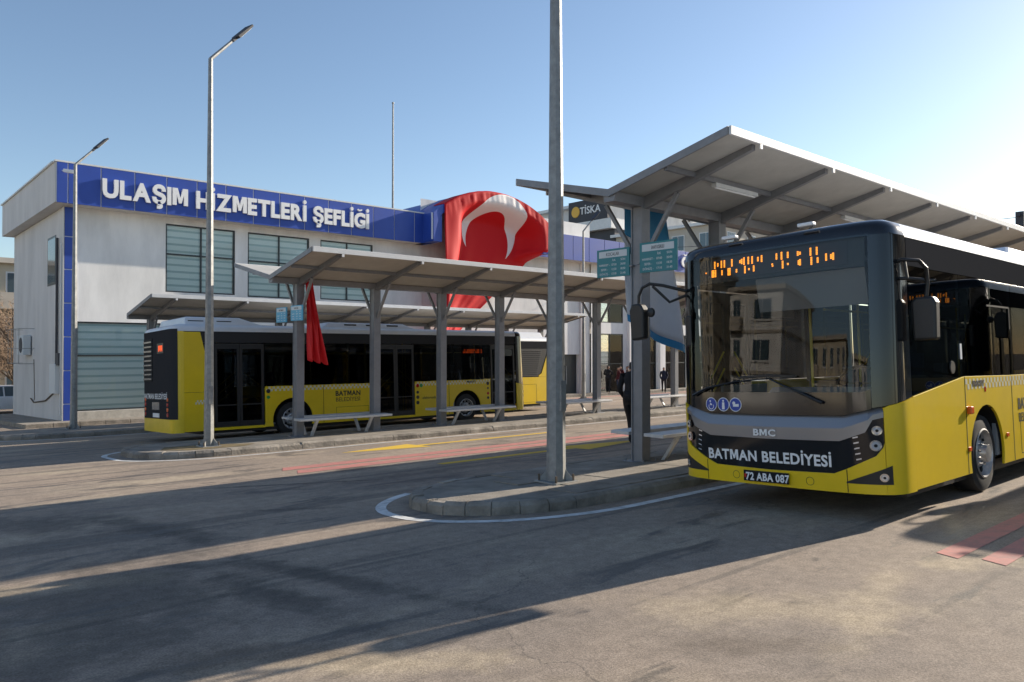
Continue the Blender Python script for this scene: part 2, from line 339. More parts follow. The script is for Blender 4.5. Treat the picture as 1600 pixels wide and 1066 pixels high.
# ------------------------------------------------------------------ ground and markings
mb = MB(); ys = [-700, -60, -10] + [(-10+5*i) for i in range(1, 11)] + [45, 100, 900]; xs = [-700, -60, 0, 30, 60, 120, 900]
for j in range(len(ys)):
    for x in xs: mb.v.append((x, ys[j], gz(ys[j])))
nx = len(xs)
for j in range(len(ys)-1):
    for i in range(nx-1): mb.f.append((j*nx+i, j*nx+i+1, (j+1)*nx+i+1, (j+1)*nx+i)); mb.mi.append(0)
ground = mb.build('ground', M['asphalt']); tag(ground, 'dusty grey asphalt of the bus yard', None, kind='structure')
def flat_strip(name, pts, mat, dz=0.004):       # polygon laid on the slope
    return MB().add([(x, y, gz(y)+dz) for x, y in pts], [tuple(range(len(pts)))]).build(name, mat, ground, recalc=False)
def ribbon(name, path, w, mat, dz=0.004):
    mb = MB(); L = []; Rr = []
    for i, (x, y) in enumerate(path):
        a = Vector(path[max(0, i-1)]); b = Vector(path[min(len(path)-1, i+1)]); d = (b-a).normalized(); n_ = Vector((-d.y, d.x))
        L.append((x+n_.x*w/2, y+n_.y*w/2)); Rr.append((x-n_.x*w/2, y-n_.y*w/2))
    for i in range(len(path)-1):
        q = [L[i], Rr[i], Rr[i+1], L[i+1]]; mb.add([(x, y, gz(y)+dz) for x, y in q], [(0,1,2,3)])
    return mb.build(name, mat, ground)

def capsule(x0, x1, y0, y1, r, inset=0.0, n=10, nose=1.0):
    """open outline: start far-right on +y side, round the nose at x0, end far-right on the -y side"""
    y0 += inset; y1 -= inset; x0 += inset; r = max(0.05, r-inset); pts = []
    step = 0.8; k = int((x1-(x0+r*nose))/step)
    for i in range(k): pts.append((x1-i*(x1-x0-r*nose)/k, y1))
    for i in range(n+1):
        t = R(90+90*i/n); pts.append((x0+r*nose+r*nose*math.cos(t), y1-r+r*math.sin(t)))
    m_ = int((y1-y0-2*r)/0.5)
    for i in range(1, max(1, m_)): pts.append((x0, y1-r-(y1-y0-2*r)*i/m_))
    for i in range(n+1):
        t = R(180+90*i/n); pts.append((x0+r*nose+r*nose*math.cos(t), y0+r+r*math.sin(t)))
    for i in range(1, k+1): pts.append((x0+r*nose+i*(x1-x0-r*nose)/k, y0))
    return pts
def island(name, label, x0, x1, y0, y1, r, nose, H=0.15, line=True, kw=0.16):
    outer = capsule(x0, x1, y0, y1, r, 0, 7, nose); inner = capsule(x0, x1, y0, y1, r, kw, 7, nose)
    bed = MB(); poly = [(x, y) for x, y in inner]
    bed.add([(x, y, gz(y)+H-0.014) for x, y in poly], [tuple(range(len(poly)))])
    root = bed.build(name, M['paving'], recalc=False); tag(root, label, None, kind='structure')
    # kerb stones
    rnd = random.Random(hash(name) % 1000 if False else len(name))
    n_ = min(len(outer), len(inner))
    for i in range(n_-1):
        a, b, c, d = outer[i], outer[i+1], inner[i+1], inner[i]
        g = rnd.uniform(0.003, 0.007); dh = rnd.uniform(-0.016, 0.006)
        def lerp(p, q, t): return (p[0]+(q[0]-p[0])*t, p[1]+(q[1]-p[1])*t)
        ln = math.dist(a, b)
        if ln < 0.05: continue
        t = g/ln; A, B, Cc, D = lerp(a, b, t), lerp(a, b, 1-t), lerp(d, c, 1-t), lerp(d, c, t)
        ch = rnd.uniform(0.03, 0.055)
        A2, B2 = lerp(A, D, ch/kw), lerp(B, Cc, ch/kw)
        def P(p, z): return (p[0], p[1], gz(p[1])+z)
        h = H+dh
        vs = [P(A,-0.05),P(B,-0.05),P(Cc,-0.05),P(D,-0.05),P(A,h-ch),P(B,h-ch),P(Cc,h),P(D,h),P(A2,h),P(B2,h)]
        fs = [(0,3,2,1),(0,1,5,4),(4,5,9,8),(8,9,6,7),(1,2,6,9,5),(3,0,4,8,7),(2,3,7,6)]
        MB().add(vs, fs).build('kerb_stone', M['kerb'], root)
    return root
isl1 = island('near_pavement', 'concrete platform island under the nearest shelter', 5.2, 30.5, 6.2, 8.62, 1.15, 1.5)
isl2 = island('middle_pavement', 'concrete platform island under the middle shelter', 4.8, 30.0, 16.25, 19.5, 1.25, 1.3)
isl3 = island('far_pavement', 'concrete platform island under the far shelter', 3.6, 30.0, 26.2, 29.9, 1.3, 1.3)
# soil patch and slab joints on islands
flat_patch = MB().add([(x, y, gz(y)+0.142) for x, y in [(5.3,17.3),(5.7,16.75),(6.9,16.7),(7.3,17.1),(6.7,17.75),(5.6,18.0)]], [(0,1,2,3,4,5)]).build('soil_patch', M['grate'], isl2, recalc=False)
def slabs(isl, x0, x1, y0, y1, sx, ny, seed):
    rnd = random.Random(seed); sy = (y1-y0)/ny
    for j in range(ny):
        x = x0+ (0.5*sx if j % 2 else 0)
        while x < x1:
            w = min(sx, x1-x)-0.012; ya, yb = y0+j*sy+0.006, y0+(j+1)*sy-0.006; dz = rnd.uniform(-0.004, 0.004)
            vs = [(X, Y, gz(Y)+Z) for Z in (0.10, 0.148+dz) for X, Y in ((x, ya), (x+w, ya), (x+w, yb), (x, yb))]
            MB().add(vs, [(0,3,2,1),(4,5,6,7),(0,1,5,4),(1,2,6,5),(2,3,7,6),(3,0,4,7)]).build('paving_slab', M['paving'], isl)
            x += sx
slabs(isl1, 6.7, 13.5, 6.37, 8.45, 0.8, 4, 3)
def off_line(x0, x1, y0, y1, r, nose, off):
    return capsule(x0-off, x1, y0-off, y1+off, r+off, 0, 14, nose)
ribbon('white_line', [p for p in off_line(5.2, 30.5, 6.2, 8.62, 1.15, 1.5, 0.36) if not (p[1] > 8.8 and p[0] > 6.0)], 0.13, M['white_paint'])
ribbon('white_line', [p for p in off_line(4.8, 30.0, 16.25, 19.5, 1.25, 1.3, 0.33) if not (p[1] > 19.3 and p[0] > 5.2)], 0.12, M['white_paint'])
ribbon('white_line', [p for p in off_line(3.6, 30.0, 26.2, 29.9, 1.3, 1.3, 0.4) if not (p[1] > 29.3 and p[0] > 5.2)], 0.12, M['white_paint'])
for y in (2.27, 1.93): flat_strip('red_stripe', [(6.85, y), (6.95, y+0.2), (34, y+0.2), (34, y)], M['red_paint'])
for y in (12.08, 12.66): flat_strip('red_stripe', [(5.9, y), (6.1, y+0.42), (30, y+0.42), (30, y)], M['red_paint'])
for y in (31.0, 31.6): flat_strip('red_stripe', [(22, y), (22, y+0.35), (60, y+0.35), (60, y)], M['red_paint'])
flat_strip('yellow_arrow', [(8.1, 14.58), (10.1, 14.10), (10.1, 14.48), (14.4, 14.48), (14.4, 14.68), (10.1, 14.68), (10.1, 15.08)], M['yellow_paint'])
flat_strip('yellow_arrow', [(13.9, 11.18), (11.6, 11.66), (11.6, 11.28), (8.2, 11.28), (8.2, 11.08), (11.6, 11.08), (11.6, 10.70)], M['yellow_paint'])
# walk in front of the building
wk = MB()
wk.add([(x, y, gz(y)+z) for z in (-0.2, 0.15) for x, y in ((5.4, 33.3), (70, 33.3), (70, 46), (5.4, 46))], [(0,3,2,1),(4,5,6,7),(0,1,5,4),(1,2,6,5),(2,3,7,6),(3,0,4,7)])
walk = wk.build('building_pavement', M['paving']); tag(walk, 'raised pavement in front of the white office building', None, kind='structure')
for i in range(64):
    x = 5.4+i*0.9; h = 0.165+random.uniform(-0.008, 0.006)
    vs = [(X, Y, gz(Y)+Z) for Z in (-0.1, h) for X, Y in ((x+.008, 33.12), (x+.892, 33.12), (x+.892, 33.296), (x+.008, 33.296))]
    MB().add(vs, [(0,3,2,1),(4,5,6,7),(0,1,5,4),(1,2,6,5),(2,3,7,6),(3,0,4,7)]).build('kerb_stone', M['kerb'], walk, bevel=0.015)

# ------------------------------------------------------------------ shelters
def shelter(label, y, p0, nb, hv, rise, bay=2.2, half=2.22, lights=(), name='bus_shelter', wings=(-1, 1)):
    zb = gz(y)+0.13; root = thing(name, label, 'bus shelter', (0, y, zb), group='butterfly roofed shelters on the platform islands')
    xa, xb = p0-0.75, p0+bay*nb+0.62
    post = MB(); pw, pd = 0.17, 0.20
    post.box(-pw/2, pw/2, -pd/2, pd/2, 0, hv-0.10)
    post.box(-pw/2-0.02, pw/2+0.02, -pd/2-0.012, -pd/2+0.012, 0, hv-0.12).box(-pw/2-0.02, pw/2+0.02, pd/2-0.012, pd/2+0.012, 0, hv-0.12)
    post.box(-0.2, 0.2, -0.22, 0.22, 0.0, 0.022)
    for sx in (-1, 1):
        for sy in (-1, 1): post.tube([(0.155*sx, 0.175*sy, 0.02), (0.155*sx, 0.175*sy, 0.06)], 0.014, 6)
    pme = post.mesh('post', M['steel'])
    raft = {}; brace = {}
    for s in wings:
        def zr(d): return hv+rise*d/half
        r_ = MB(); d0 = 0.0
        r_.prism([(-0.045, 0, zr(0)-0.03), (-0.045, 0, zr(0)-0.23), (-0.045, s*half*0.96, zr(half*0.96)-0.11), (-0.045, s*half*0.96, zr(half*0.96)-0.03)], (0.09, 0, 0))
        raft[s] = r_.mesh('rafter', M['steel'])
        b_ = MB(); b_.bar((0, s*(pd/2), hv-0.95), (0, s*0.72, zr(0.72)-0.20), 0.06, 0.06); brace[s] = b_.mesh('brace', M['steel'])
    for k in range(nb+1):
        x = p0+bay*k
        obj('post', pme, root, 0.006, (x, 0, 0))
        for s in wings:
            obj('rafter', raft[s], root, loc=(x, 0, 0)); obj('brace', brace[s], root, loc=(x, 0, 0))
    # roof panels: two per bay and wing
    edges = [xa]+[p0+bay*k for k in range(nb+1)]+[xb]
    for s in wings:
        for half_i, (d0, d1) in enumerate(((0.05, half*0.5-0.006), (half*0.5+0.006, half))):
            cache = {}
            for i in range(len(edges)-1):
                w = round(edges[i+1]-edges[i], 3)
                if w not in cache:
                    m_ = MB(); z0, z1 = hv+rise*d0/half, hv+rise*d1/half
                    pts = [(0.006, s*d0, z0-0.03), (0.006, s*d1, z1-0.03), (0.006, s*d1, z1+0.02), (0.006, s*d0, z0+0.02)]
                    m_.prism(pts, (w-0.012, 0, 0)); cache[w] = m_.mesh('roof_panel', M['sheet'])
                obj('roof_panel', cache[w], root, loc=(edges[i], 0, 0))
        # purlin, edge trim
        zt = hv+rise
        m_ = MB(); zp = hv+rise*0.5
        m_.box(xa+0.02, xb-0.02, s*half*0.5-0.03, s*half*0.5+0.03, zp-0.11, zp-0.035); m_.build('purlin', M['steel'], root)
        m_ = MB(); m_.box(xa-0.01, xb+0.01, s*(half+0.022)-0.02, s*(half+0.022)+0.02, zt-0.075, zt+0.045); m_.build('edge_trim', M['edge_white'], root, bevel=0.006)
        for xe in (xa, xb):                   # raking end trim
            m_ = MB(); sg = -1 if xe == xa else 1
            m_.prism([(xe, 0.0, hv-0.085), (xe, s*half, zt-0.07), (xe, s*half, zt+0.04), (xe, 0.0, hv+0.03)], (0.03*sg, 0, 0)); m_.build('end_trim', M['steel'], root)
        clip = MB().box(-0.03, 0.03, -0.012, 0.012, -0.05, 0.03).mesh('edge_clip', M['edge_white'])
        for k in range(nb+1): obj('edge_clip', clip, root, loc=(p0+bay*k, s*(half+0.03), zt-0.09))
    g = MB(); g.prism([(xa, -0.13, hv-0.02), (xa, -0.10, hv-0.16), (xa, 0.10, hv-0.16), (xa, 0.13, hv-0.02)], (xb-xa, 0, 0)); g.build('valley_beam', M['steel'], root)
    tube = MB(); tube.box(-0.6, 0.6, -0.045, 0.045, -0.03, 0.03).mat(1).tube([(-0.56, 0, -0.035), (0.56, 0, -0.035)], 0.018, 8)
    tme = tube.mesh('tube_light', [M['edge_white'], M['letter']])
    for k in lights:
        obj('tube_light', tme, root, loc=(p0+bay*(k+0.5), -half*0.5+0.0, hv+rise*0.5-0.145))
    return root
SH1 = shelter('nearest grey butterfly roofed bus shelter, its wing over the front bus', 7.80, 9.67, 9, 4.22, 0.50, 2.15, 2.10, lights=(0, 2, 4))
SH2 = shelter('middle grey butterfly roofed shelter in front of the bus seen from behind', 18.15, 8.88, 9, 4.02, 0.47, 2.24)
SH3 = shelter('farthest grey shelter with a single sloping roof, nearest to the office building', 28.4, 8.36, 8, 3.82, 0.52, 2.35, 2.65, wings=(-1,))
SH0 = shelter('grey butterfly roofed shelter right of the frame, known by its shadow', -3.1, 9.6, 9, 4.22, 0.50, 2.15)
isl0 = island('right_pavement', 'concrete platform island right of the frame', 5.0, 30.5, -5.0, -2.5, 1.15, 1.5)

def bench(label, x0, x1, y, group='benches between the shelter posts'):
    root = thing('bench', label, 'bench', (x0, y, gz(y)+0.135), group=group); L = x1-x0
    for s in (-1, 1):
        MB().box(-0.12, L+0.30, s*0.34-0.19, s*0.34+0.19, 0.42, 0.475).build('seat', M['bench'], root, bevel=0.008)
    for xx in (0.36, L-0.30):
        for s in (-1, 1): MB().bar((xx, s*0.17, 0.0), (xx, s*0.46, 0.42), 0.07, 0.05).build('leg', M['bench'], root)
        MB().box(xx-0.03, xx+0.03, -0.5, 0.5, 0.385, 0.419).build('crossbar', M['bench'], root)
for k, n_ in ((0, 'at the open end'), (2, 'in the third bay')):
    bench('pale metal bench %s of the nearest shelter' % n_, 9.67+2.15*k, 9.67+2.15*(k+1), 7.80)
for k, n_ in ((0, 'between the two leftmost posts'), (2, 'in front of the bus front wheel, third bay'), (4, 'in the fifth bay'), (6, 'in the seventh bay'), (8, 'in the last bay')):
    bench('pale metal bench %s of the middle shelter' % n_ if k != 6 else 'pale metal bench in the seventh bay of the middle shelter', 8.8+2.24*k, 8.8+2.24*(k+1), 18.15)

# ------------------------------------------------------------------ signs on the posts
def stop_sign(label, x, y, z, title, rows, face_w, h, side, light=False):
    """board on the -x face of a post; side +1 sticks out to +y"""
    root = thing('stop_sign', label, 'sign', (x, y, z)); y0, y1 = (0.03, face_w) if side > 0 else (-face_w, -0.03)
    MB().box(-0.015, 0.015, y0, y1, 0, h).build('board', M['sky_blue'] if light else M['teal'], root, bevel=0.003)
    yc = (y0+y1)/2; w = abs(y1-y0)
    MB().box(-0.0185, -0.0155, yc-w*0.43, yc+w*0.43, h*0.70, h*0.93).build('title_plate', M['sign_grey'], root)
    text_obj('title', title, h*0.17, M['txt_black'], root, (-0.0195, yc, h*0.815), '-x', 0.0008, sx=min(1.0, 5.4/len(title)) if len(title) > 6 else 1.0)
    for i, row in enumerate(rows):
        zz = h*(0.60-0.16*i)
        for t, f in zip(row, (0.26, -0.04, -0.31)):
            if t: text_obj('timetable', t, h*0.105, M['txt_white'], root, (-0.0165, yc+f*w, zz), '-x', 0.0006)
    MB().box(-0.02, 0.10, -0.03, 0.03, h*0.3, h*0.36).build('bracket', M['steel'], root)
    return root
rowsA = [('', 'İLK', 'SON'), ('HAREKET ▸', '07:00', '20:00'), ('SEFER ▸', '12:30', '18:30'), ('DÖNÜŞ ▸', '17:10', '21:40')]
rowsA = [tuple(t.replace(' ▸', ' -') for t in r_) for r_ in rowsA]
stop_sign('teal timetable board on the left of the nearest shelter post', 9.54, 7.88, 2.80, 'KOCALAR', rowsA, 0.72, 0.46, 1)
stop_sign('teal timetable board on the right of the nearest shelter post', 9.54, 7.73, 2.82, 'SANAYİ KÖSEKULU', rowsA, 0.74, 0.47, -1)
stop_sign('small blue timetable board on the left of the middle shelter post', 8.62, 18.24, 2.32, 'BATMAN', rowsA, 0.62, 0.38, 1, True)
stop_sign('small blue timetable board on the right of the middle shelter post', 8.62, 18.06, 2.34, 'HASTANE', rowsA, 0.66, 0.38, -1, True)

# hanging banner by the near shelter
bn = thing('hanging_banner', 'blue and white cloth banner hanging behind the nearest shelter post', 'banner', (10.2, 8.62, gz(8.6)))
def ban(u, v):
    x = 0.05+1.15*u + 0.45*v*u + 0.10*v; z = 4.50-(2.05+0.55*u)*v-0.05*math.sin(u*3)
    return (x, 0.05*math.sin(u*9+v*3)*(0.3+v), z)
def ban_part(name, v0, v1, mat):
    m_ = MB(); m_.grid(lambda u, v: ban(u, v0+(v1-v0)*v), 16, 14); o = m_.build(name, mat, bn, smooth=60)
    sd = o.modifiers.new('solid', 'SOLIDIFY'); sd.thickness = 0.004
ban_part('top_field', 0, 0.27, M['banner_blue']); ban_part('middle_field', 0.27, 0.94, M['banner_white']); ban_part('bottom_border', 0.94, 1.0, M['banner_blue'])
# red flag by the middle shelter
rf = MB()
def rfl(u, v):
    w = 0.17+0.27*v; return (w*u+0.07*v, 0.05*math.sin(u*15+v*2.6)*(0.4+v)+0.025*math.sin(u*29-v*5)-0.12*v*u, -2.0*v-0.10*u*v-0.03*math.sin(u*15)*v)
rf.grid(rfl, 34, 24); o = rf.build('hanging_flag', M['flag_red'], smooth=60, loc=(8.93, 17.85, 3.36))
tag(o, 'narrow red flag hanging from the first post of the middle shelter', 'flag'); sd = o.modifiers.new('solid', 'SOLIDIFY'); sd.thickness = 0.004
# ------------------------------------------------------------------ lamp posts
def lamp_post(label, x, y, dirx=(1.0, 0.22), H=8.68, r0=0.115, zoff=0.15, arm=True):
    root = thing('street_lamp', label, 'street lamp', (x, y, gz(y)+zoff-0.012), group='octagonal galvanised lamp posts')
    p = MB(); p.tube([(0,0,0), (0,0,H*0.5), (0,0,H)], [r0, r0*0.72, r0*0.45], 8); p.build('pole', M['galv'], root)
    b = MB(); b.box(-0.21, 0.21, -0.21, 0.21, 0.0, 0.025); b.build('base_plate', M['galv'], root, bevel=0.004)
    for s in (-1, 1):
        for t in (-1, 1):
            MB().tube([(0.16*s, 0.16*t, 0.02), (0.16*s, 0.16*t, 0.11)], 0.016, 6).build('anchor_bolt', M['bark'], root)
            MB().prism([(0.0+0.06*s, 0.06*t, 0.025), (0.17*s, 0.17*t, 0.025), (0.07*s, 0.07*t, 0.2)], (0.008*t, -0.008*s, 0)).build('gusset', M['galv'], root)
    d = MB(); d.box(-0.045, 0.045, -r0-0.012, -r0+0.03, 0.95, 1.35); d.build('access_door', M['galv'], root)
    if arm:
        dx, dy = dirx; q = Vector((dx, dy, 0.0)).normalized(); e = q*0.58+Vector((0,0,H+0.62))
        MB().tube([(0,0,H-0.06), (0,0,H), tuple(e)], [0.045, 0.042, 0.034], 8).build('arm', M['galv'], root)
        t = (e-Vector((0,0,H))).normalized(); a = Vector((-q.y, q.x, 0)); nrm = a.cross(t)
        hd = MB(); hd.bar(e-t*0.06, e+t*0.10, 0.10, 0.07, tuple(nrm)); hd.bar(e+t*0.08, e+t*0.62, 0.27, 0.075, tuple(nrm), 0.30, 0.055); o_ = hd.build('lamp_head', M['anthracite'], root, bevel=0.012)
        sgn = -1 if nrm.z > 0 else 1
        ln = MB(); ln.bar(e+t*0.16+nrm*sgn*0.040, e+t*0.56+nrm*sgn*0.036, 0.20, 0.012, tuple(nrm)); ln.build('lens', M['sign_grey'], o_)
    return root
lamp_post('tall grey lamp post standing on the nearest platform, cut by the top edge', 7.22, 7.25, r0=0.13)
lamp_post('tall lamp post beside the rear of the left bus, on the middle platform', 6.33, 17.31)
lamp_post('thin lamp post in front of the blue corner of the office building', 5.98, 28.35)
lamp_post('thin lamp post near the doorway right of the draped flag', 28.5, 26.66, (0.8, -0.1), H=8.55, r0=0.10)
fp = thing('flagpole', 'thin bare flagpole rising behind the office roof', 'flagpole', (24.45, 38, 7.0))
MB().tube([(0,0,0), (0,0,9.0)], [0.07, 0.045], 10).build('pole', M['galv'], fp); MB().lathe([(0,0.0),(0.02,0.07),(0.08,0.07),(0.12,0.0)], (0,0,9.0), 'z', 12).build('finial', M['galv'], fp, smooth=40)

# ------------------------------------------------------------------ bus
BW = 1.285; FA, FN = 0.56, 4.0; BL = 12.32
_ph = [(-math.pi/2)+math.pi*i/800 for i in range(801)]
def _c(p):
    sn, cs = math.sin(p), max(0.0, math.cos(p))
    return (FA*(1-cs**(2/FN)), math.copysign(abs(sn)**(2/FN), sn)*BW)
_pc = [_c(p) for p in _ph]; _s = [0.0]
for i in range(800): _s.append(_s[-1]+math.dist(_pc[i], _pc[i+1]))
_mid = _s[400]; _s = [a-_mid for a in _s]; SMAX = _s[-1]
import bisect
def front_pt(s, z, off=0.0):
    s = max(-SMAX, min(SMAX, s)); i = max(0, min(799, bisect.bisect(_s, s)-1)); t = (s-_s[i])/max(1e-9, _s[i+1]-_s[i])
    x = _pc[i][0]+(_pc[i+1][0]-_pc[i][0])*t; y = _pc[i][1]+(_pc[i+1][1]-_pc[i][1])*t
    a = _pc[max(0, i-6)]; b = _pc[min(800, i+7)]; d = Vector((b[0]-a[0], b[1]-a[1])).normalized(); nx_, ny_ = -d.y, d.x
    fl = max(0.0, 1-(abs(s)/SMAX)**4)
    x += (0.055*max(0.0, z-1.25)-0.05*max(0.0, 1.0-z)*0.0+0.05*max(0.0, 0.75-z))*fl
    return (x+nx_*off, y+ny_*off, z)
def pl(pts, s):
    for (a, za), (b, zb_) in zip(pts, pts[1:]):
        if a <= s <= b: return za+(zb_-za)*((s-a)/(b-a) if b > a else 0)
    return pts[0][1] if s < pts[0][0] else pts[-1][1]
def sym(half):           # half: (s>=0, z) -> mirrored list
    return [(-s, z) for s, z in half[::-1] if s > 0]+list(half)
def fstrip(lo, hi, off, mb=None, depth=0.03, nz=1):
    s0, s1 = max(lo[0][0], hi[0][0]), min(lo[-1][0], hi[-1][0]); ss = {s0, s1}
    for p in lo+hi:
        if s0 < p[0] < s1: ss.add(p[0])
    k = int((s1-s0)/0.045)+1
    for i in range(k): ss.add(s0+(s1-s0)*i/k)
    ss = sorted(ss); mb = mb or MB(); n_ = len(ss)
    vs = []; 
    for j in range(nz+1):
        for s in ss:
            a, b = pl(lo, s), pl(hi, s); vs.append(front_pt(s, a+(b-a)*j/nz, off))
    fs = [(j*n_+i, j*n_+i+1, (j+1)*n_+i+1, (j+1)*n_+i) for j in range(nz) for i in range(n_-1)]
    if depth:
        base = len(vs)
        bs = [front_pt(s, pl(lo, s), off-depth) for s in ss]; ts = [front_pt(s, pl(hi, s), off-depth) for s in ss]
        vs += bs+ts
        for i in range(n_-1):
            fs.append((base+i, base+i+1, i+1, i)); fs.append((nz*n_+i, nz*n_+i+1, base+n_+i+1, base+n_+i))
        fs.append((0, nz*n_, base+n_, base)); fs.append((n_-1, base+n_-1, base+2*n_-1, nz*n_+n_-1))
    mb.add(vs, fs); return mb
def fdisc(s, z, r_, off, n_=14, mb=None):
    mb = mb or MB(); vs = [front_pt(s, z, off)]+[front_pt(s+r_*math.cos(2*math.pi*k/n_), z+r_*math.sin(2*math.pi*k/n_), off) for k in range(n_)]
    mb.add(vs, [(0, 1+k, 1+(k+1)%n_) for k in range(n_)]); return mb
def ftext(name, body, size, mat, parent, s, z, off=0.004, bold=0.0, sx=1.0):
    me = text_mesh(body, size, 0.0, bold)
    bm = bmesh.new(); bm.from_mesh(me); bmesh.ops.triangulate(bm, faces=bm.faces)
    for v in bm.verts: v.co = front_pt(s-v.co.x*sx, z+v.co.y, off)
    bm.to_mesh(me); bm.free(); me.materials.clear(); me.materials.append(mat); return obj(name, me, parent)
def outline(inset, z=2.0, xr=BL):
    pts = []
    for i in range(0, 801, 20):
        p = front_pt(_s[i], z, -inset); pts.append((p[0], p[1]))
    r_ = 0.28
    for i in range(7):
        t = R(90-90*i/6); pts.append((xr-r_+(r_-inset)*math.cos(t), BW-r_+(r_-inset)*math.sin(t)))
    for i in range(7):
        t = R(0-90*i/6); pts.append((xr-r_+(r_-inset)*math.cos(t), -BW+r_+(r_-inset)*math.sin(t)))
    return pts
WHX = (2.80, 9.05); WR = 0.47
def arch_poly(x0, x1, z0, ztop_pts, wx, ra=0.60):
    pts = [(x0, z0)]
    if wx is not None:
        zc = 0.46; a0 = math.asin((z0-zc)/ra)
        for i in range(19):
            t = math.pi-a0-(math.pi-2*a0)*i/18
            pts.append((wx+ra*math.cos(t), zc+ra*math.sin(t)))
    pts.append((x1, z0)); return pts+list(ztop_pts)
def side_prism(poly, side, t=0.03, off=0.0):
    y = side*(BW+off); return MB().prism([(x, y, z) for x, z in poly], (0, -side*t, 0))

def make_wheel(parent, x, side, dual=False):
    y = side*(BW-0.05); s = side
    t = MB(); t.lathe([(0.0, 0.30), (-s*0.0-s*0.0, 0.40), (-s*0.02, 0.455), (-s*0.06, WR), (-s*0.25, WR), (-s*0.29, 0.44), (-s*0.29, 0.2)], (x, y, WR), 'y', 36)
    w = t.build('wheel', M['tyre'], parent, smooth=40)
    r_ = MB(); r_.lathe([(0.004*s, 0.302), (0.012*s, 0.285), (-0.06*s, 0.262), (-0.085*s, 0.19), (-0.03*s, 0.15), (-0.02*s, 0.115), (0.05*s, 0.10), (0.055*s, 0.0)], (x, y, WR), 'y', 36)
    rim = r_.build('rim', M['rim'], w, smooth=35)
    h = MB()
    for k in range(10):
        t_ = 2*math.pi*k/10; c = Vector((x+0.218*math.cos(t_), y-0.066*s, WR+0.218*math.sin(t_)))
        h.lathe([(0.0, 0.036), (0.012*s, 0.030), (0.012*s, 0.0)], c, 'y', 10)
    h.build('rim_hole', M['dark'], w)
    h = MB()
    for k in range(10):
        t_ = 2*math.pi*(k+0.5)/10; c = Vector((x+0.132*math.cos(t_), y-0.03*s, WR+0.132*math.sin(t_)))
        h.lathe([(0.0, 0.016), (0.035*s, 0.014), (0.04*s, 0.0)], c, 'y', 6)
    h.build('wheel_nut', M['chrome'], w)

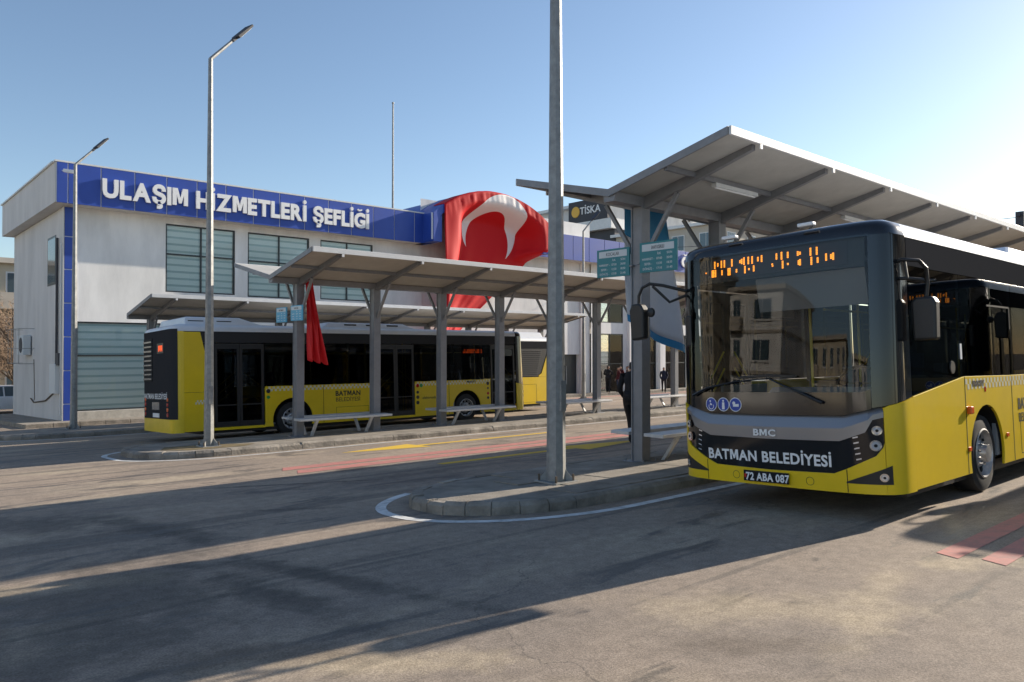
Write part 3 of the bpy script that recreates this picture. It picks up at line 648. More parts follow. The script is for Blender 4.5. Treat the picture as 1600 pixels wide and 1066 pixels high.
def make_bus():
    root = thing('city_bus', 'bus', 'bus', group='yellow and black city buses')
    Z0, BELT, HEAD, TOPZ = 0.29, 1.40, 2.60, 2.90
    # ---- roof
    m_ = MB(); lay = [(TOPZ, 0.0), (2.985, 0.012), (3.04, 0.05), (3.075, 0.12), (3.10, 0.30)]; rings = [outline(i_, 2.9) for z, i_ in lay]; n_ = len(rings[0])
    vs = []
    for (z, i_), rg in zip(lay, rings): vs += [(x, y, z) for x, y in rg]
    fs = [(a*n_+k, a*n_+(k+1)%n_, (a+1)*n_+(k+1)%n_, (a+1)*n_+k) for a in range(len(lay)-1) for k in range(n_)]
    fs.append(tuple((len(lay)-1)*n_+k for k in range(n_))); m_.add(vs, fs)
    roof = m_.build('roof', [M['bus_white'], M['black_gloss']], root, smooth=50)
    for p in roof.data.polygons:
        c = p.center
        if c.x < 0.50 and c.z < 3.095: p.material_index = 1
    # roof pods
    for nm, x0, x1, h, tp0, tp1 in (('air_conditioner', 4.6, 8.1, 0.15, 0.5, 0.35), ('engine_cowl', 9.7, 11.95, 0.20, 0.75, 0.05)):
        p = MB(); w0, w1 = 1.12, 0.98
        p.add([(x0, -w0, 3.05), (x1, -w0, 3.05), (x1, w0, 3.05), (x0, w0, 3.05), (x0+tp0, -w1, 3.1+h), (x1-tp1, -w1, 3.1+h), (x1-tp1, w1, 3.1+h), (x0+tp0, w1, 3.1+h)],
              [(0,3,2,1),(4,5,6,7),(0,1,5,4),(1,2,6,5),(2,3,7,6),(3,0,4,7)]); pod = p.build(nm, M['bus_white'], root, bevel=0.04)
        for k in range(3):
            xx = x0+tp0+0.25+k*0.75
            if xx+0.35 < x1-tp1: MB().box(xx, xx+0.4, w0-0.115, w0-0.07, 3.16, 3.2).build('vent', M['dark'], pod)
    # ---- floor, lining, ceiling
    def inner_plate(nm, z, t, mat):
        rg = outline(0.16, z); MB().prism([(x, y, z) for x, y in rg], (0, 0, t)).build(nm, mat, root)
    inner_plate('floor', 0.34, 0.05, M['inner']); inner_plate('ceiling', 2.66, 0.05, M['inner'])
    for s in (-1, 1):
        for a, c in ((0.95, 2.02), (3.3, 4.9 if s > 0 else 8.4), ((6.45, 8.4) if s > 0 else (9.7, 11.6))): MB().box(a, c, s*(BW-0.10), s*(BW-0.06), 0.4, 1.36).build('side_lining', M['inner'], root)
    MB().box(0.62, 11.6, -BW+0.12, BW-0.12, 0.20, 0.335).build('underbody', M['black_matt'], root)
    MB().box(11.55, 11.62, -BW+0.1, BW-0.1, 0.4, 2.65).build('rear_bulkhead', M['inner'], root)
    # wheel housings
    for wx in WHX:
        for s in (-1, 1):
            w = MB(); n2 = 14
            vs = []
            for yy in (s*(BW-0.005), s*(BW-0.42)):
                for i in range(n2+1): t = math.pi*i/n2; vs.append((wx+0.62*math.cos(t), yy, 0.44+0.62*math.sin(t)))
            w.add(vs, [(i, i+1, n2+2+i, n2+1+i) for i in range(n2)]+[tuple(n2+1+i for i in range(n2+1))]); w.build('wheel_housing', M['dark'], root)
            make_wheel(root, wx, s)
    # ---- seats and rails
    st = MB(); st.box(-0.22, 0.22, -0.22, 0.22, 0.42, 0.50); st.prism([(0.20, -0.22, 0.48), (0.27, -0.22, 0.48), (0.36, -0.22, 1.18), (0.30, -0.22, 1.18)], (0, 0.44, 0)); st.box(-0.06, 0.06, -0.05, 0.05, 0.0, 0.42)
    sme = st.mesh('passenger_seat', M['seat_blue'])
    for x, y in [(3.6, -0.95), (4.4, -0.95), (5.2, -0.95), (6.0, -0.95), (6.8, -0.95), (7.6, -0.95), (7.6, 0.95), (8.4, -0.95), (8.4, 0.5), (9.9, -0.95), (9.9, -0.45), (10.9, -0.95), (7.6, 0.45), (3.6, -0.45), (5.2, -0.45), (6.8, -0.45), (3.9, 0.9)]:
        obj('passenger_seat', sme, root, loc=(x, y, 0.39 + (0.25 if x > 8 else 0)))
    for x, y in ((1.7, 0.35), (3.3, 0.45), (5.0, 0.75), (6.4, 0.75), (8.0, 0.3), (9.6, 0.6), (5.7, -0.35), (4.2, -0.3)): MB().tube([(x, y, 0.39), (x, y, 2.66)], 0.018, 8).build('grab_pole', M['pole_yellow'], root)
    for s in (-1, 1): MB().tube([(2.4, s*0.5, 2.35), (11.2, s*0.5, 2.35)], 0.017, 8).build('hand_rail', M['pole_yellow'], root)
    # driver's place
    d = MB(); d.prism([(0.22, -1.05, 0.6), (0.22, -1.05, 1.22), (0.42, -1.05, 1.36), (0.75, -1.05, 1.28), (0.80, -1.05, 0.6)], (0, 1.25, 0)); d.build('dashboard', M['inner'], root, bevel=0.03)
    MB().box(0.20, 0.52, 0.22, 1.0, 0.9, 1.2).build('ticket_console', M['black_matt'], root, bevel=0.03)
    sw = MB(); sw.tube([(0.84+0.10*math.sin(t), -0.62+0.23*math.cos(t), 1.38+0.19*math.sin(t)) for t in [2*math.pi*i/24 for i in range(25)]], 0.017, 6); sw.tube([(0.84, -0.85, 1.38), (0.84, -0.39, 1.38)], 0.014, 6); sw.tube([(0.62, -0.62, 1.2), (0.84, -0.62, 1.38)], 0.03, 8)
    sw.build('steering_wheel', M['black_matt'], root, smooth=60)
    ds = MB(); ds.box(1.2, 1.72, -0.9, -0.36, 0.86, 1.0); ds.prism([(1.66, -0.9, 0.98), (1.82, -0.9, 0.98), (1.92, -0.9, 1.78), (1.82, -0.9, 1.80)], (0, 0.54, 0)); ds.box(1.80, 1.92, -0.76, -0.5, 1.8, 2.02); ds.box(1.35, 1.6, -0.75, -0.5, 0.39, 0.86)
    ds.build('driver_seat', M['seat_blue'], root, bevel=0.03)
    MB().box(2.02, 2.06, -1.15, -0.25, 0.39, 2.3).build('cab_partition', M['win_glass'], root)
    MB().prism([(0.25, -1.0, 2.60), (0.32, -1.0, 2.22), (0.335, -1.0, 2.22), (0.27, -1.0, 2.60)], (0, 1.25, 0)).build('sun_visor', M['silver'], root)
    # ---- front skin
    fstrip(sym([(0, 1.30), (1.0, 1.30), (1.09, 1.33)]), sym([(0, 2.92), (1.09, 2.92)]), 0.0, depth=0, nz=6).build('windscreen', M['windscreen'], root, smooth=60)
    for s in (-1, 1):
        lo = [(1.09, 1.15), (1.19, 1.165), (1.36, 1.20), (SMAX, 1.245)]; hi = [(1.09, 2.91), (SMAX, 2.91)]
        if s < 0: lo = [(-a, z) for a, z in lo[::-1]]; hi = [(-a, z) for a, z in hi[::-1]]
        fstrip(lo, hi, 0.004, nz=4).build('front_pillar', M['black_gloss'], root, smooth=50)
    fstrip(sym([(0, 1.065), (0.80, 1.07), (0.92, 1.10), (1.085, 1.14)]), sym([(0, 1.31), (1.0, 1.31), (1.085, 1.34)]), 0.005).build('front_apron', M['black_gloss'], root, smooth=50)
    fstrip(sym([(0, 0.80), (0.77, 0.81), (0.89, 0.855), (1.02, 0.905), (1.09, 1.03), (1.19, 1.055)]), sym([(0, 0.93), (0.79, 0.94), (0.905, 0.975), (1.05, 1.03), (1.09, 1.08), (1.19, 1.11)]), 0.012).build('silver_band', M['silver'], root, smooth=20)
    # upper half of the band tilts upward a little
    mb2 = MB(); lo = sym([(0, 0.93), (0.79, 0.94), (0.905, 0.975), (1.05, 1.03), (1.09, 1.08), (1.19, 1.11)]); hi = sym([(0, 1.06), (0.80, 1.065), (0.92, 1.095), (1.19, 1.16)])
    ss = sorted({p[0] for p in lo+hi} | {i*0.05-1.15 for i in range(47)}); n_ = len(ss)
    mb2.add([front_pt(s, pl(lo, s), 0.012) for s in ss]+[front_pt(s, pl(hi, s), -0.035) for s in ss], [(i, i+1, n_+i+1, n_+i) for i in range(n_-1)]); mb2.build('silver_band_top', M['silver'], root, smooth=30)
    blo = [(0, 0.46), (0.70, 0.475), (0.83, 0.53), (1.11, 0.67), (1.18, 0.76), (1.19, 0.80)]; bhi = [(0, 0.80), (0.77, 0.81), (0.89, 0.855), (1.02, 0.905), (1.09, 1.03), (1.19, 1.055)]
    fstrip(sym(blo), sym(bhi), 0.002).build('front_grille', M['black_gloss'], root, smooth=50)
    fstrip(sym([(0, 0.285), (0.95, 0.285), (1.19, 0.285)]), sym(blo), 0.016).build('front_bumper', M['yellow'], root, smooth=40)
    for s in (-1, 1):
        lo = [(1.192, 0.285), (SMAX, 0.285)]; hi = [(1.192, 1.15), (1.25, 1.175), (SMAX, 1.24)]; a = [(0.82, 0.385), (1.25, 0.385)]; c = [(0.82, 0.40), (1.25, 0.575)]
        sl = [(s*0.83, 0.33), (s*0.83, 0.80)]
        if s < 0: lo, hi, a, c = ([(-p, z) for p, z in q[::-1]] for q in (lo, hi, a, c))
        fstrip(lo, hi, 0.016).build('bumper_corner', M['yellow'], root, smooth=40)
        fstrip(a, c, 0.019, depth=0.01).build('fog_pocket', M['black_matt'], root, smooth=40)
        def lamp(nm, ss_, z, r_):
            base = fdisc(s*ss_, z, r_, 0.022).build(nm, M['chrome'], root); fdisc(s*ss_, z, r_*0.72, 0.028).build('lens', M['lens'], base); fdisc(s*ss_, z, r_*0.3, 0.031).build('bulb', M['dark'], base)
        lamp('headlight', 1.125, 0.925, 0.048); lamp('headlight', 1.11, 0.775, 0.055); lamp('fog_light', 1.17, 0.455, 0.042)
        q = MB()
        for k in range(6): 
            z = 0.86-0.055*k; s0 = 0.90+0.006*k; z -= 0.02
            l2, h2 = ([(s0, z), (s0+0.05, z+0.012)], [(s0, z+0.014), (s0+0.05, z+0.026)])
            if s < 0: l2, h2 = ([(-p, zz) for p, zz in t[::-1]] for t in (l2, h2))
            fstrip(l2, h2, 0.008, q, depth=0)
        q.build('daytime_light', M['lens'], root)
        sp = [(0.826, 0.0), (0.834, 0.0)]
        lo2, hi2 = [(0.826, 0.29), (0.834, 0.29)], [(0.826, 0.525), (0.834, 0.525)]
        if s < 0: lo2, hi2 = ([(-p, z) for p, z in t[::-1]] for t in (lo2, hi2))
        fstrip(lo2, hi2, 0.018, depth=0).build('bumper_seam', M['dark'], root)
        rg = MB()
        vs = []
        for k in range(18):
            for rr in (0.040, 0.045): vs.append(front_pt(s*0.44+rr*math.cos(2*math.pi*k/18), 0.375+rr*math.sin(2*math.pi*k/18), 0.0175))
        rg.add(vs, [(2*k, 2*k+1, 2*((k+1)%18)+1, 2*((k+1)%18)) for k in range(18)]); rg.build('tow_cover_ring', M['black_matt'], root)
    ftext('operator_name', 'BATMAN BELEDİYESİ', 0.162, M['txt_white'], root, 0.07, 0.60, 0.0045, 0.0049, 0.95)
    ftext('maker_badge', 'BMC', 0.10, M['letter'], root, 0.06, 0.868, 0.0195, 0.003, 1.3)
    pt = MB(); pt.box(-0.035, -0.012, -0.27, 0.27, 0.32, 0.44); plate = pt.build('number_plate', M['black_gloss'], root, bevel=0.004)
    plate.location = (0.0, 0.055, 0.0)
    text_obj('plate_number', '72 ABA 087', 0.115, M['txt_white'], plate, (-0.036, -0.02, 0.379), '-x', 0.0008, 0.0035, sx=0.86)
    MB().box(-0.0365, -0.0355, 0.235, 0.26, 0.36, 0.40).build('plate_badge', M['red_lens'], plate)
    for k, s in enumerate((0.745, 0.575, 0.415)):
        ic = fdisc(s, 1.168, 0.080, 0.0075, 20).build('access_icon', M['txt_white'], root); fdisc(s, 1.168, 0.072, 0.009, 20).build('icon_field', M['icon_blue'], ic)
        g = MB()
        if k == 0:
            fdisc(s+0.012, 1.205, 0.012, 0.0105, 8, g); fstrip([(s-0.012, 1.158), (s+0.016, 1.158)], [(s-0.012, 1.17), (s+0.016, 1.19)], 0.0105, g, 0)
            for i in range(10):
                t0, t1 = R(150+24*i), R(150+24*(i+1)); q = [(s+r_*math.cos(t), 1.146+r_*math.sin(t)) for t, r_ in ((t0, 0.030), (t1, 0.030), (t1, 0.038), (t0, 0.038))]
                g.add([front_pt(a, z, 0.0105) for a, z in q], [(0,1,2,3)])
        elif k == 1:
            fdisc(s, 1.21, 0.013, 0.0105, 8, g); fstrip([(s-0.016, 1.15), (s+0.016, 1.15)], [(s-0.02, 1.193), (s+0.02, 1.193)], 0.0105, g, 0)
            for d_ in (-1, 1): fstrip([(s+min(0, d_*0.018), 1.112), (s+max(0, d_*0.018), 1.112)], [(s+min(0, d_*0.018), 1.152), (s+max(0, d_*0.018), 1.152)], 0.0106, g, 0)
        else:
            fdisc(s+0.018, 1.185, 0.020, 0.0105, 10, g); fstrip([(s-0.045, 1.145), (s+0.03, 1.145)], [(s-0.045, 1.178), (s+0.03, 1.170)], 0.0105, g, 0)
        g.build('icon_glyph', M['txt_white'], ic)
    # destination display behind the glass
    fstrip([(-1.06, 2.60), (1.06, 2.60)], [(-1.06, 2.93), (1.06, 2.93)], -0.05, depth=0.05).build('display_surround', M['black_matt'], root)
    fstrip([(-0.88, 2.64), (0.95, 2.64)], [(-0.88, 2.885), (0.95, 2.885)], -0.044, depth=0).build('display_panel', M['anthracite'], root)
    bars = [(230,0,.2),(288,2,1),(300,2,1),(310,1,1),(316,2,1),(336,1,.5),(366,1,1),(370,2,.7),(390,1,1),(420,2,1),(432,2,1),(448,1,1),(482,2,.5),(508,1,.4),(520,1,.7),(536,1,1),(542,2,1),(566,1,1),(570,2,.3),(592,1,1),(602,2,.8),(630,1,.6),(654,1,.9),(720,0,.2),(722,2,.2),(746,1,.8),(776,1,1),(782,2,1),(812,1,.8),(812,2,.3),(868,1,.6),(872,2,.6),(880,1,.4),(880,2,.8),(936,1,1),(940,2,1),(968,1,1),(972,2,.7),(1014,0,.9),(1038,0,.6),(1048,0,.9)]
    q = MB()
    for x, row, ln in bars:
        f = (x-230)/825; s = 0.85-1.60*(0.84*f+0.16*f*f) - 0.0; zc = {0: 2.735, 1: 2.815, 2: 2.715}[row]; hh = 0.044*ln
        k = max(1, int(ln*5))
        for i in range(k):
            zz = zc-hh+2*hh*i/k; fstrip([(s-0.011, zz), (s+0.009, zz)], [(s-0.011, zz+2*hh/k*0.86), (s+0.009, zz+2*hh/k*0.86)], -0.040, q, 0)
    q.build('display_text', M['led'], root)
    MB().box(0.06, 0.14, -0.56, -0.38, 3.085, 3.125).build('marker_light', M['letter'], root, bevel=0.01)
    MB().box(0.06, 0.14, 0.38, 0.56, 3.085, 3.125).build('marker_light', M['letter'], root, bevel=0.01)
    # wipers
    for pts in ([(0.02, 1.46), (0.40, 1.43), (0.78, 1.36), (1.0, 1.27)], [(0.0, 1.47), (-0.16, 1.40), (-0.40, 1.30), (-0.62, 1.20)]):
        w = MB(); w.tube([front_pt(s, z, 0.035) for s, z in pts], [0.008, 0.010, 0.014, 0.018], 6); w.tube([front_pt(pts[0][0]+d_*0.34, pts[0][1]+0.03-0.02*abs(d_), 0.022) for d_ in (-1, -0.5, 0, 0.5, 1)], 0.011, 5); w.build('wiper', M['black_matt'], root, smooth=60)
    # mirrors
    mr = MB(); mr.tube([(0.18, 1.16, 2.55), (-0.02, 1.36, 2.63), (-0.11, 1.50, 2.66), (-0.13, 1.60, 2.62), (-0.13, 1.66, 2.52), (-0.13, 1.665, 2.40)], 0.020, 8); mr.tube([(0.18, 1.16, 2.50), (0.02, 1.30, 2.42), (-0.09, 1.47, 2.63)], 0.018, 8); mr.tube([(0.20, 1.17, 2.55), (0.21, 1.17, 2.30), (0.21, 1.16, 2.1)], 0.022, 8)
    arm = mr.build('mirror_arm', M['black_matt'], root, smooth=60)
    MB().prism([(-0.20, 1.56, 1.98), (-0.20, 1.75, 1.96), (-0.20, 1.77, 2.34), (-0.20, 1.73, 2.42), (-0.20, 1.60, 2.42), (-0.20, 1.55, 2.34)], (0.13, 0, 0)).build('mirror', M['black_matt'], arm, bevel=0.025)
    MB().lathe([(0, 0.0), (0.02, 0.055), (0.05, 0.06), (0.06, 0.0)], (-0.17, 1.48, 2.30), 'x', 14).build('spot_mirror', M['black_matt'], arm, smooth=40)
    MB().box(0.11, 0.2, 1.06, 1.14, 1.86, 2.24).build('mirror', M['black_matt'], arm, bevel=0.02)
    ml = MB(); ml.tube([(0.42, -1.22, 2.62), (0.36, -1.33, 2.64), (0.44, -1.46, 2.62), (0.57, -1.48, 2.55), (0.59, -1.48, 2.40), (0.59, -1.46, 2.26)], 0.020, 8); ml.tube([(0.42, -1.22, 2.46), (0.40, -1.35, 2.45), (0.54, -1.46, 2.43)], 0.018, 8); ml.tube([(0.40, -1.36, 2.45), (0.40, -1.34, 2.64)], 0.014, 6)
    arm = ml.build('mirror_arm', M['black_matt'], root, smooth=60)
    MB().prism([(0.52, -1.56, 1.82), (0.52, -1.34, 1.82), (0.52, -1.33, 2.22), (0.52, -1.38, 2.26), (0.52, -1.54, 2.26), (0.52, -1.57, 2.20)], (0.13, 0, 0)).build('mirror', M['black_matt'], arm, bevel=0.025)
    # ---- sides
    XE = BL-0.28
    lowL = [(0.60, 2.10, [(2.10, 1.42), (0.60, 1.245)], None, Z0), (2.106, 3.80, [(3.80, BELT), (2.106, 1.42)], WHX[0], Z0), (3.806, 6.1, [(6.1, BELT), (3.806, BELT)], None, Z0), (6.106, 8.2, [(8.2, BELT), (6.106, BELT)], None, Z0), (8.206, 9.95, [(9.95, BELT), (8.206, BELT)], WHX[1], Z0), (9.956, XE, [(XE, BELT), (9.956, BELT)], None, Z0)]
    for x0, x1, tp, wx, z0 in lowL: side_prism(arch_poly(x0, x1, z0, tp, wx), -1).build('side_panel', M['yellow'], root, bevel=0.004)
    doors = [(0.62, 1.72), (4.93, 6.28), (9.90, 11.25)]
    lowR = [(1.76, 3.55, [(3.55, BELT), (1.76, BELT)], WHX[0]), (3.556, 4.90, [(4.90, BELT), (3.556, BELT)], None), (6.31, 8.10, [(8.10, BELT), (6.31, BELT)], None), (8.106, 9.87, [(9.87, BELT), (8.106, BELT)], WHX[1]), (11.28, XE, [(XE, 1.30), (11.36, 1.30), (11.28, 1.36)], None)]
    for x0, x1, tp, wx in lowR: side_prism(arch_poly(x0, x1, Z0, tp, wx), 1).build('side_panel', M['yellow'], root, bevel=0.004)
    for xx, s_, zz in [(0.575, -1, 1.235), (2.103, -1, 1.415), (3.803, -1, 1.39), (6.103, -1, 1.39), (8.203, -1, 1.39), (3.553, 1, 1.39), (8.103, 1, 1.39)]:
        MB().box(xx-0.006, xx+0.006, s_*(BW+0.0015)-0.001, s_*(BW+0.0015)+0.001, 0.30, zz).build('panel_seam', M['dark'], root)
    for s_, x0, x1, z0, z1 in ((-1, 4.1, 5.3, 0.36, 0.78), (-1, 6.4, 7.6, 0.36, 0.9), (1, 6.6, 7.7, 0.36, 0.72), (-1, 10.2, 11.3, 0.36, 1.1)):
        q = MB(); y_ = s_*(BW+0.0014)
        for a, b_, c_, d_ in ((x0, x1, z1, z1+0.007), (x0, x1, z0, z0+0.007), (x0, x0+0.007, z0+0.007, z1), (x1-0.007, x1, z0+0.007, z1)): q.box(a, b_, y_-0.001, y_+0.001, c_, d_)
        q.build('service_hatch', M['dark'], root)
    # yellow rear swoosh on both sides
    for s in (-1, 1):
        if s > 0: side_prism([(11.28, 1.366), (11.36, 1.306), (XE, 1.306), (XE, 2.88), (11.62, 2.88)], s).build('rear_quarter', M['yellow'], root, bevel=0.004)
        else:
            side_prism([(11.45, BELT+.006), (XE, BELT+.006), (XE, 2.5), (11.62, 1.55), (11.45, 1.47)], s).build('rear_quarter', M['yellow'], root, bevel=0.004)
            lv = side_prism([(10.1, BELT+.01), (11.43, BELT+.01), (11.43, 1.48), (11.6, 1.57), (XE, 2.53), (XE, 2.6), (10.1, 2.6)], s, off=-0.012).build('engine_louvre', M['black_matt'], root)
            for k in range(14):
                z = 1.46+k*0.08; MB().bar((10.15, s*(BW-0.006), z), (11.40+max(0, (z-1.6)*0.3), s*(BW-0.006), z), 0.018, 0.03).build('louvre_slat', M['anthracite'], lv)
        side_prism([(0.60, 2.606), (XE, 2.606), (XE, 2.895), (0.60, 2.895)], s, off=-0.004).build('header_panel', M['header'], root)
        # lower rail under doors
    panesL = [(0.61, 2.06), (2.07, 3.95), (3.96, 5.85), (5.86, 7.75), (7.76, 9.0), (9.01, 10.09)]
    panesR = [(1.76, 3.30), (3.31, 4.90), (6.31, 7.25), (7.26, 9.87)]
    for s, ps in ((-1, panesL), (1, panesR)):
        for x0, x1 in ps:
            zb0 = zb1 = BELT+0.008
            if s < 0 and x0 < 1: zb0, zb1 = 1.255, 1.43
            elif s < 0 and x0 < 2.1: zb0 = 1.425
            side_prism([(x0, zb0), (x1, zb1), (x1, 2.60), (x0, 2.60)], s, 0.006, -0.008).build('window_pane', M['bus_glass'], root)
            MB().box(x1-0.035, x1+0.045, s*(BW-0.075)-0.03, s*(BW-0.075)+0.03, 1.36, 2.62).build('window_pillar', M['dark'], root)
            if s < 0 and 2 < x0 < 9: 
                f = MB(); f.bar((x0+0.9, s*BW, 2.28), (x1-0.12, s*BW, 2.28), 0.012, 0.022); f.bar((x1-0.12, s*BW, 2.0), (x1-0.12, s*BW, 2.28), 0.012, 0.022, (1,0,0)); f.build('vent_window', M['dark'], root)
    side_prism([(11.28, 1.37), (11.62, 2.60), (11.29, 2.60)], 1, 0.006, -0.008).build('window_pane', M['bus_glass'], root)
    MB().box(11.2, 11.3, BW-0.1, BW-0.05, 1.36, 2.62).build('window_pillar', M['dark'], root)
    # cab side: black lower frame with round vent, white notice
    MB().lathe([(0.0, 0.075), (-0.012, 0.07), (-0.012, 0.0)], (1.72, -BW-0.001, 1.53), 'y', 16).build('cab_vent', M['black_matt'], root)
    MB().box(2.0, 2.05, -BW-0.004, -BW+0.004, 1.62, 1.80).build('cab_notice', M['letter'], root)
    # doors
    for x0, x1 in doors:
        xm = (x0+x1)/2
        for a, b_, dr in ((x0, xm-0.004, 1), (xm+0.004, x1, -1)):
            f = MB(); y0, y1 = BW-0.045, BW-0.006
            f.box(a, a+0.07, y0, y1, 0.36, 2.58).box(b_-0.07, b_, y0, y1, 0.36, 2.58).box(a+0.07, b_-0.07, y0, y1, 0.36, 0.50).box(a+0.07, b_-0.07, y0, y1, 2.44, 2.58).box(a+0.07, b_-0.07, y0, y1, 0.92, 0.95)
            leaf = f.build('door_leaf', M['black_matt'], root)
            MB().box(a+0.065, b_-0.065, BW-0.03, BW-0.024, 0.49, 2.45).build('door_glass', M['bus_glass'], leaf)
            for k in range(3):
                zc = 1.02+0.22*k; p0, p1 = (a+0.12, zc+(0 if dr > 0 else 0.34)), (b_-0.12, zc+(0.34 if dr > 0 else 0))
                MB().tube([(p0[0], BW-0.062, p0[1]), (p1[0], BW-0.062, p1[1])], 0.012, 6).build('door_rail', M['pole_yellow'], leaf)
        MB().box(x0-0.03, x1+0.03, BW-0.03, BW-0.002, Z0-0.01, 0.35).build('door_sill', M['yellow'], root)
        MB().box(x0, x1, BW-0.5, BW-0.06, 0.30, 0.345).build('step', M['inner'], root)
    # rear
    rb = MB(); ro = [p for p in outline(0.0) if p[0] >= BL-0.285]
    def rear_band(z0, z1, off, nm, mat, lo=0, hi=None, bulge=0.0):
        pts = [p for p in outline(-off) if p[0] >= BL-0.281]; pts = pts[lo:hi]; n_ = len(pts)
        m_ = MB(); m_.add([(x, y, z0) for x, y in pts]+[(x+bulge, y, z1) for x, y in pts], [(i, i+1, n_+i+1, n_+i) for i in range(n_-1)]); return m_.build(nm, mat, root, smooth=40)
    rear_band(0.27, 0.62, 0.014, 'rear_bumper', M['yellow']); rear_band(0.62, 2.9, 0.0, 'rear_skin', M['yellow'])
    re = thing_rear = rear_band(0.625, 2.96, 0.012, 'rear_panel', M['header'], 2, -2)
    x = BL+0.016
    lv = MB().box(BL-0.02, x+0.012, -1.02, -0.30, 1.62, 2.78).build('rear_grille', M['dark'], root)
    for k in range(9): MB().box(x+0.004, x+0.03, -1.0, -0.32, 1.66+k*0.125, 1.705+k*0.125).build('grille_slat', M['silver'], lv)
    MB().box(x-0.01, x+0.004, 0.1, 0.62, 2.35, 2.62).build('rear_display', M['black_matt'], root)
    q = MB()
    for k in range(5): q.box(x+0.004, x+0.006, 0.22+0.07*k, 0.25+0.07*k, 2.40+0.03*(k%2), 2.56)
    q.build('rear_display_text', M['led_red'], root)
    text_obj('rear_operator_name', 'BATMAN BELEDİYESİ', 0.20, M['txt_white'], root, (x+0.004, -0.05, 1.22), '+x', 0.001, 0.003)
    MB().box(x-0.01, x+0.002, -0.35, 0.25, 0.86, 1.06).build('rear_emblem', M['silver'], root)
    MB().box(x-0.01, x+0.01, -0.26, 0.26, 0.66, 0.77).build('rear_plate', M['txt_white'], root)
    for s in (-1, 1):
        for k in range(4): MB().lathe([(0.0, 0.055), (0.02, 0.05), (0.022, 0.0)], (x-0.008, s*0.92, 0.74+0.13*k), 'x', 14).build('tail_light', M['red_lens'] if k % 2 == 0 else M['orange'], root)
    # side details
    for s in (-1, 1):
        for xx, z in ((2.05, 0.80),) if s < 0 else ():
            MB().box(2.13, 2.23, -BW-0.05, -BW+0.005, 0.98, 1.07).build('indicator', M['orange'], root, bevel=0.015)
            MB().box(2.12, 2.20, -BW-0.014, -BW+0.004, 0.55, 0.60).build('side_marker', M['orange'], root, bevel=0.006)
        for xx in (3.5, 6.6, 10.3): 
            if s < 0: MB().box(xx, xx+0.08, -BW-0.014, -BW+0.004, 0.62, 0.67).build('side_marker', M['orange'], root, bevel=0.006)
        ck = MB(); xs0, xs1 = (2.12, 9.9) if s < 0 else (1.78, 9.86); cell = 0.062; x = xs0; i = 0
        while x+cell < xs1:
            ok = True
            if s > 0 and 4.86 < x < 6.32: ok = False
            if ok:
                for r_ in range(2):
                    if (i+r_) % 2 == 0: ck.add([(x, s*(BW+0.002), BELT-0.012-cell*(r_+1)), (x+cell, s*(BW+0.002), BELT-0.012-cell*(r_+1)), (x+cell, s*(BW+0.002), BELT-0.012-cell*r_), (x, s*(BW+0.002), BELT-0.012-cell*r_)], [(0,1,2,3)])
            x += cell; i += 1
        for k in range(10):
            for r_ in range(2):
                if s > 0 and (k+r_) % 2 == 0: ck.add([(11.36+k*0.04+dx, BW+0.002, 1.10-0.055*r_-dz) for dx, dz in ((0,0),(0.04,0),(0.04,0.055),(0,0.055))], [(0,1,2,3)])
        tag(ck.build('checker_strip', M['pale_check'], root), None, kind='stuff')
    text_obj('side_name', 'BATMAN', 0.20, M['txt_black'], root, (7.3, BW+0.003, 1.13), '+y', 0.001, 0.006); text_obj('side_name', 'BELEDİYESİ', 0.17, M['txt_black'], root, (7.3, BW+0.003, 0.95), '+y', 0.001)
    text_obj('side_name', 'BATMAN', 0.20, M['txt_black'], root, (4.45, -BW-0.003, 1.02), '-y', 0.001, 0.006); text_obj('side_name', 'BELEDİYESİ', 0.17, M['txt_black'], root, (4.45, -BW-0.003, 0.84), '-y', 0.001)
    text_obj('model_badge', 'PROCITY', 0.085, M['txt_black'], root, (2.55, -BW-0.004, 1.33), '-y', 0.001, 0.006); MB().box(2.76, 2.81, -BW-0.004, -BW+0.002, 1.22, 1.28).build('badge', M['red_lens'], root)
    text_obj('model_badge', 'PROCITY', 0.085, M['txt_black'], root, (2.6, BW+0.004, 1.34), '+y', 0.001, 0.006)
    def dot(xx, z, m_, r_=0.06): MB().lathe([(0.001, r_), (0.004, r_), (0.004, 0.0)], (xx, BW, z), 'y', 14).build('round_sticker', m_, root)
    dot(9.78, 1.27, M['txt_black']); dot(9.78, 1.10, M['icon_green'], 0.05); dot(4.80, 1.27, M['red_lens']); dot(4.66, 1.27, M['icon_green']); dot(4.80, 1.06, M['txt_black'], 0.05); dot(4.80, 0.90, M['txt_black']); dot(4.80, 0.73, M['txt_black']); dot(1.88, 1.26, M['txt_black']); dot(1.88, 1.10, M['txt_black'], 0.04); dot(1.88, 0.92, M['red_lens'], 0.05); dot(1.88, 0.77, M['txt_black'], 0.05)
    text_obj('side_slogan', 'elektronik', 0.13, M['txt_black'], root, (4.35, BW+0.003, 0.88), '+y', 0.0008)
    sd = MB().box(2.05, 2.95, BW-0.05, BW-0.02, 2.30, 2.46).build('side_display', M['black_matt'], root)
    q = MB()
    for k in range(14):
        for j in range(2):
            if random.random() < 0.8: q.box(2.1+k*0.06, 2.135+k*0.06, BW-0.019, BW-0.017, 2.31+0.07*j, 2.365+0.07*j)
    q.build('side_display_text', M['led_red'], sd)
    return root
bus = make_bus()
def place_bus(o, x, y, rz):
    tilt = Matrix.Rotation(-math.atan(S_GROUND), 4, 'X')
    o.matrix_world = Matrix.Translation((x, y, gz(y)+0.004)) @ tilt @ Matrix.Rotation(rz, 4, 'Z')
place_bus(bus, 7.74, 4.41, 0.0); bus['label'] = 'yellow and black bus facing the camera at right under the nearest shelter'
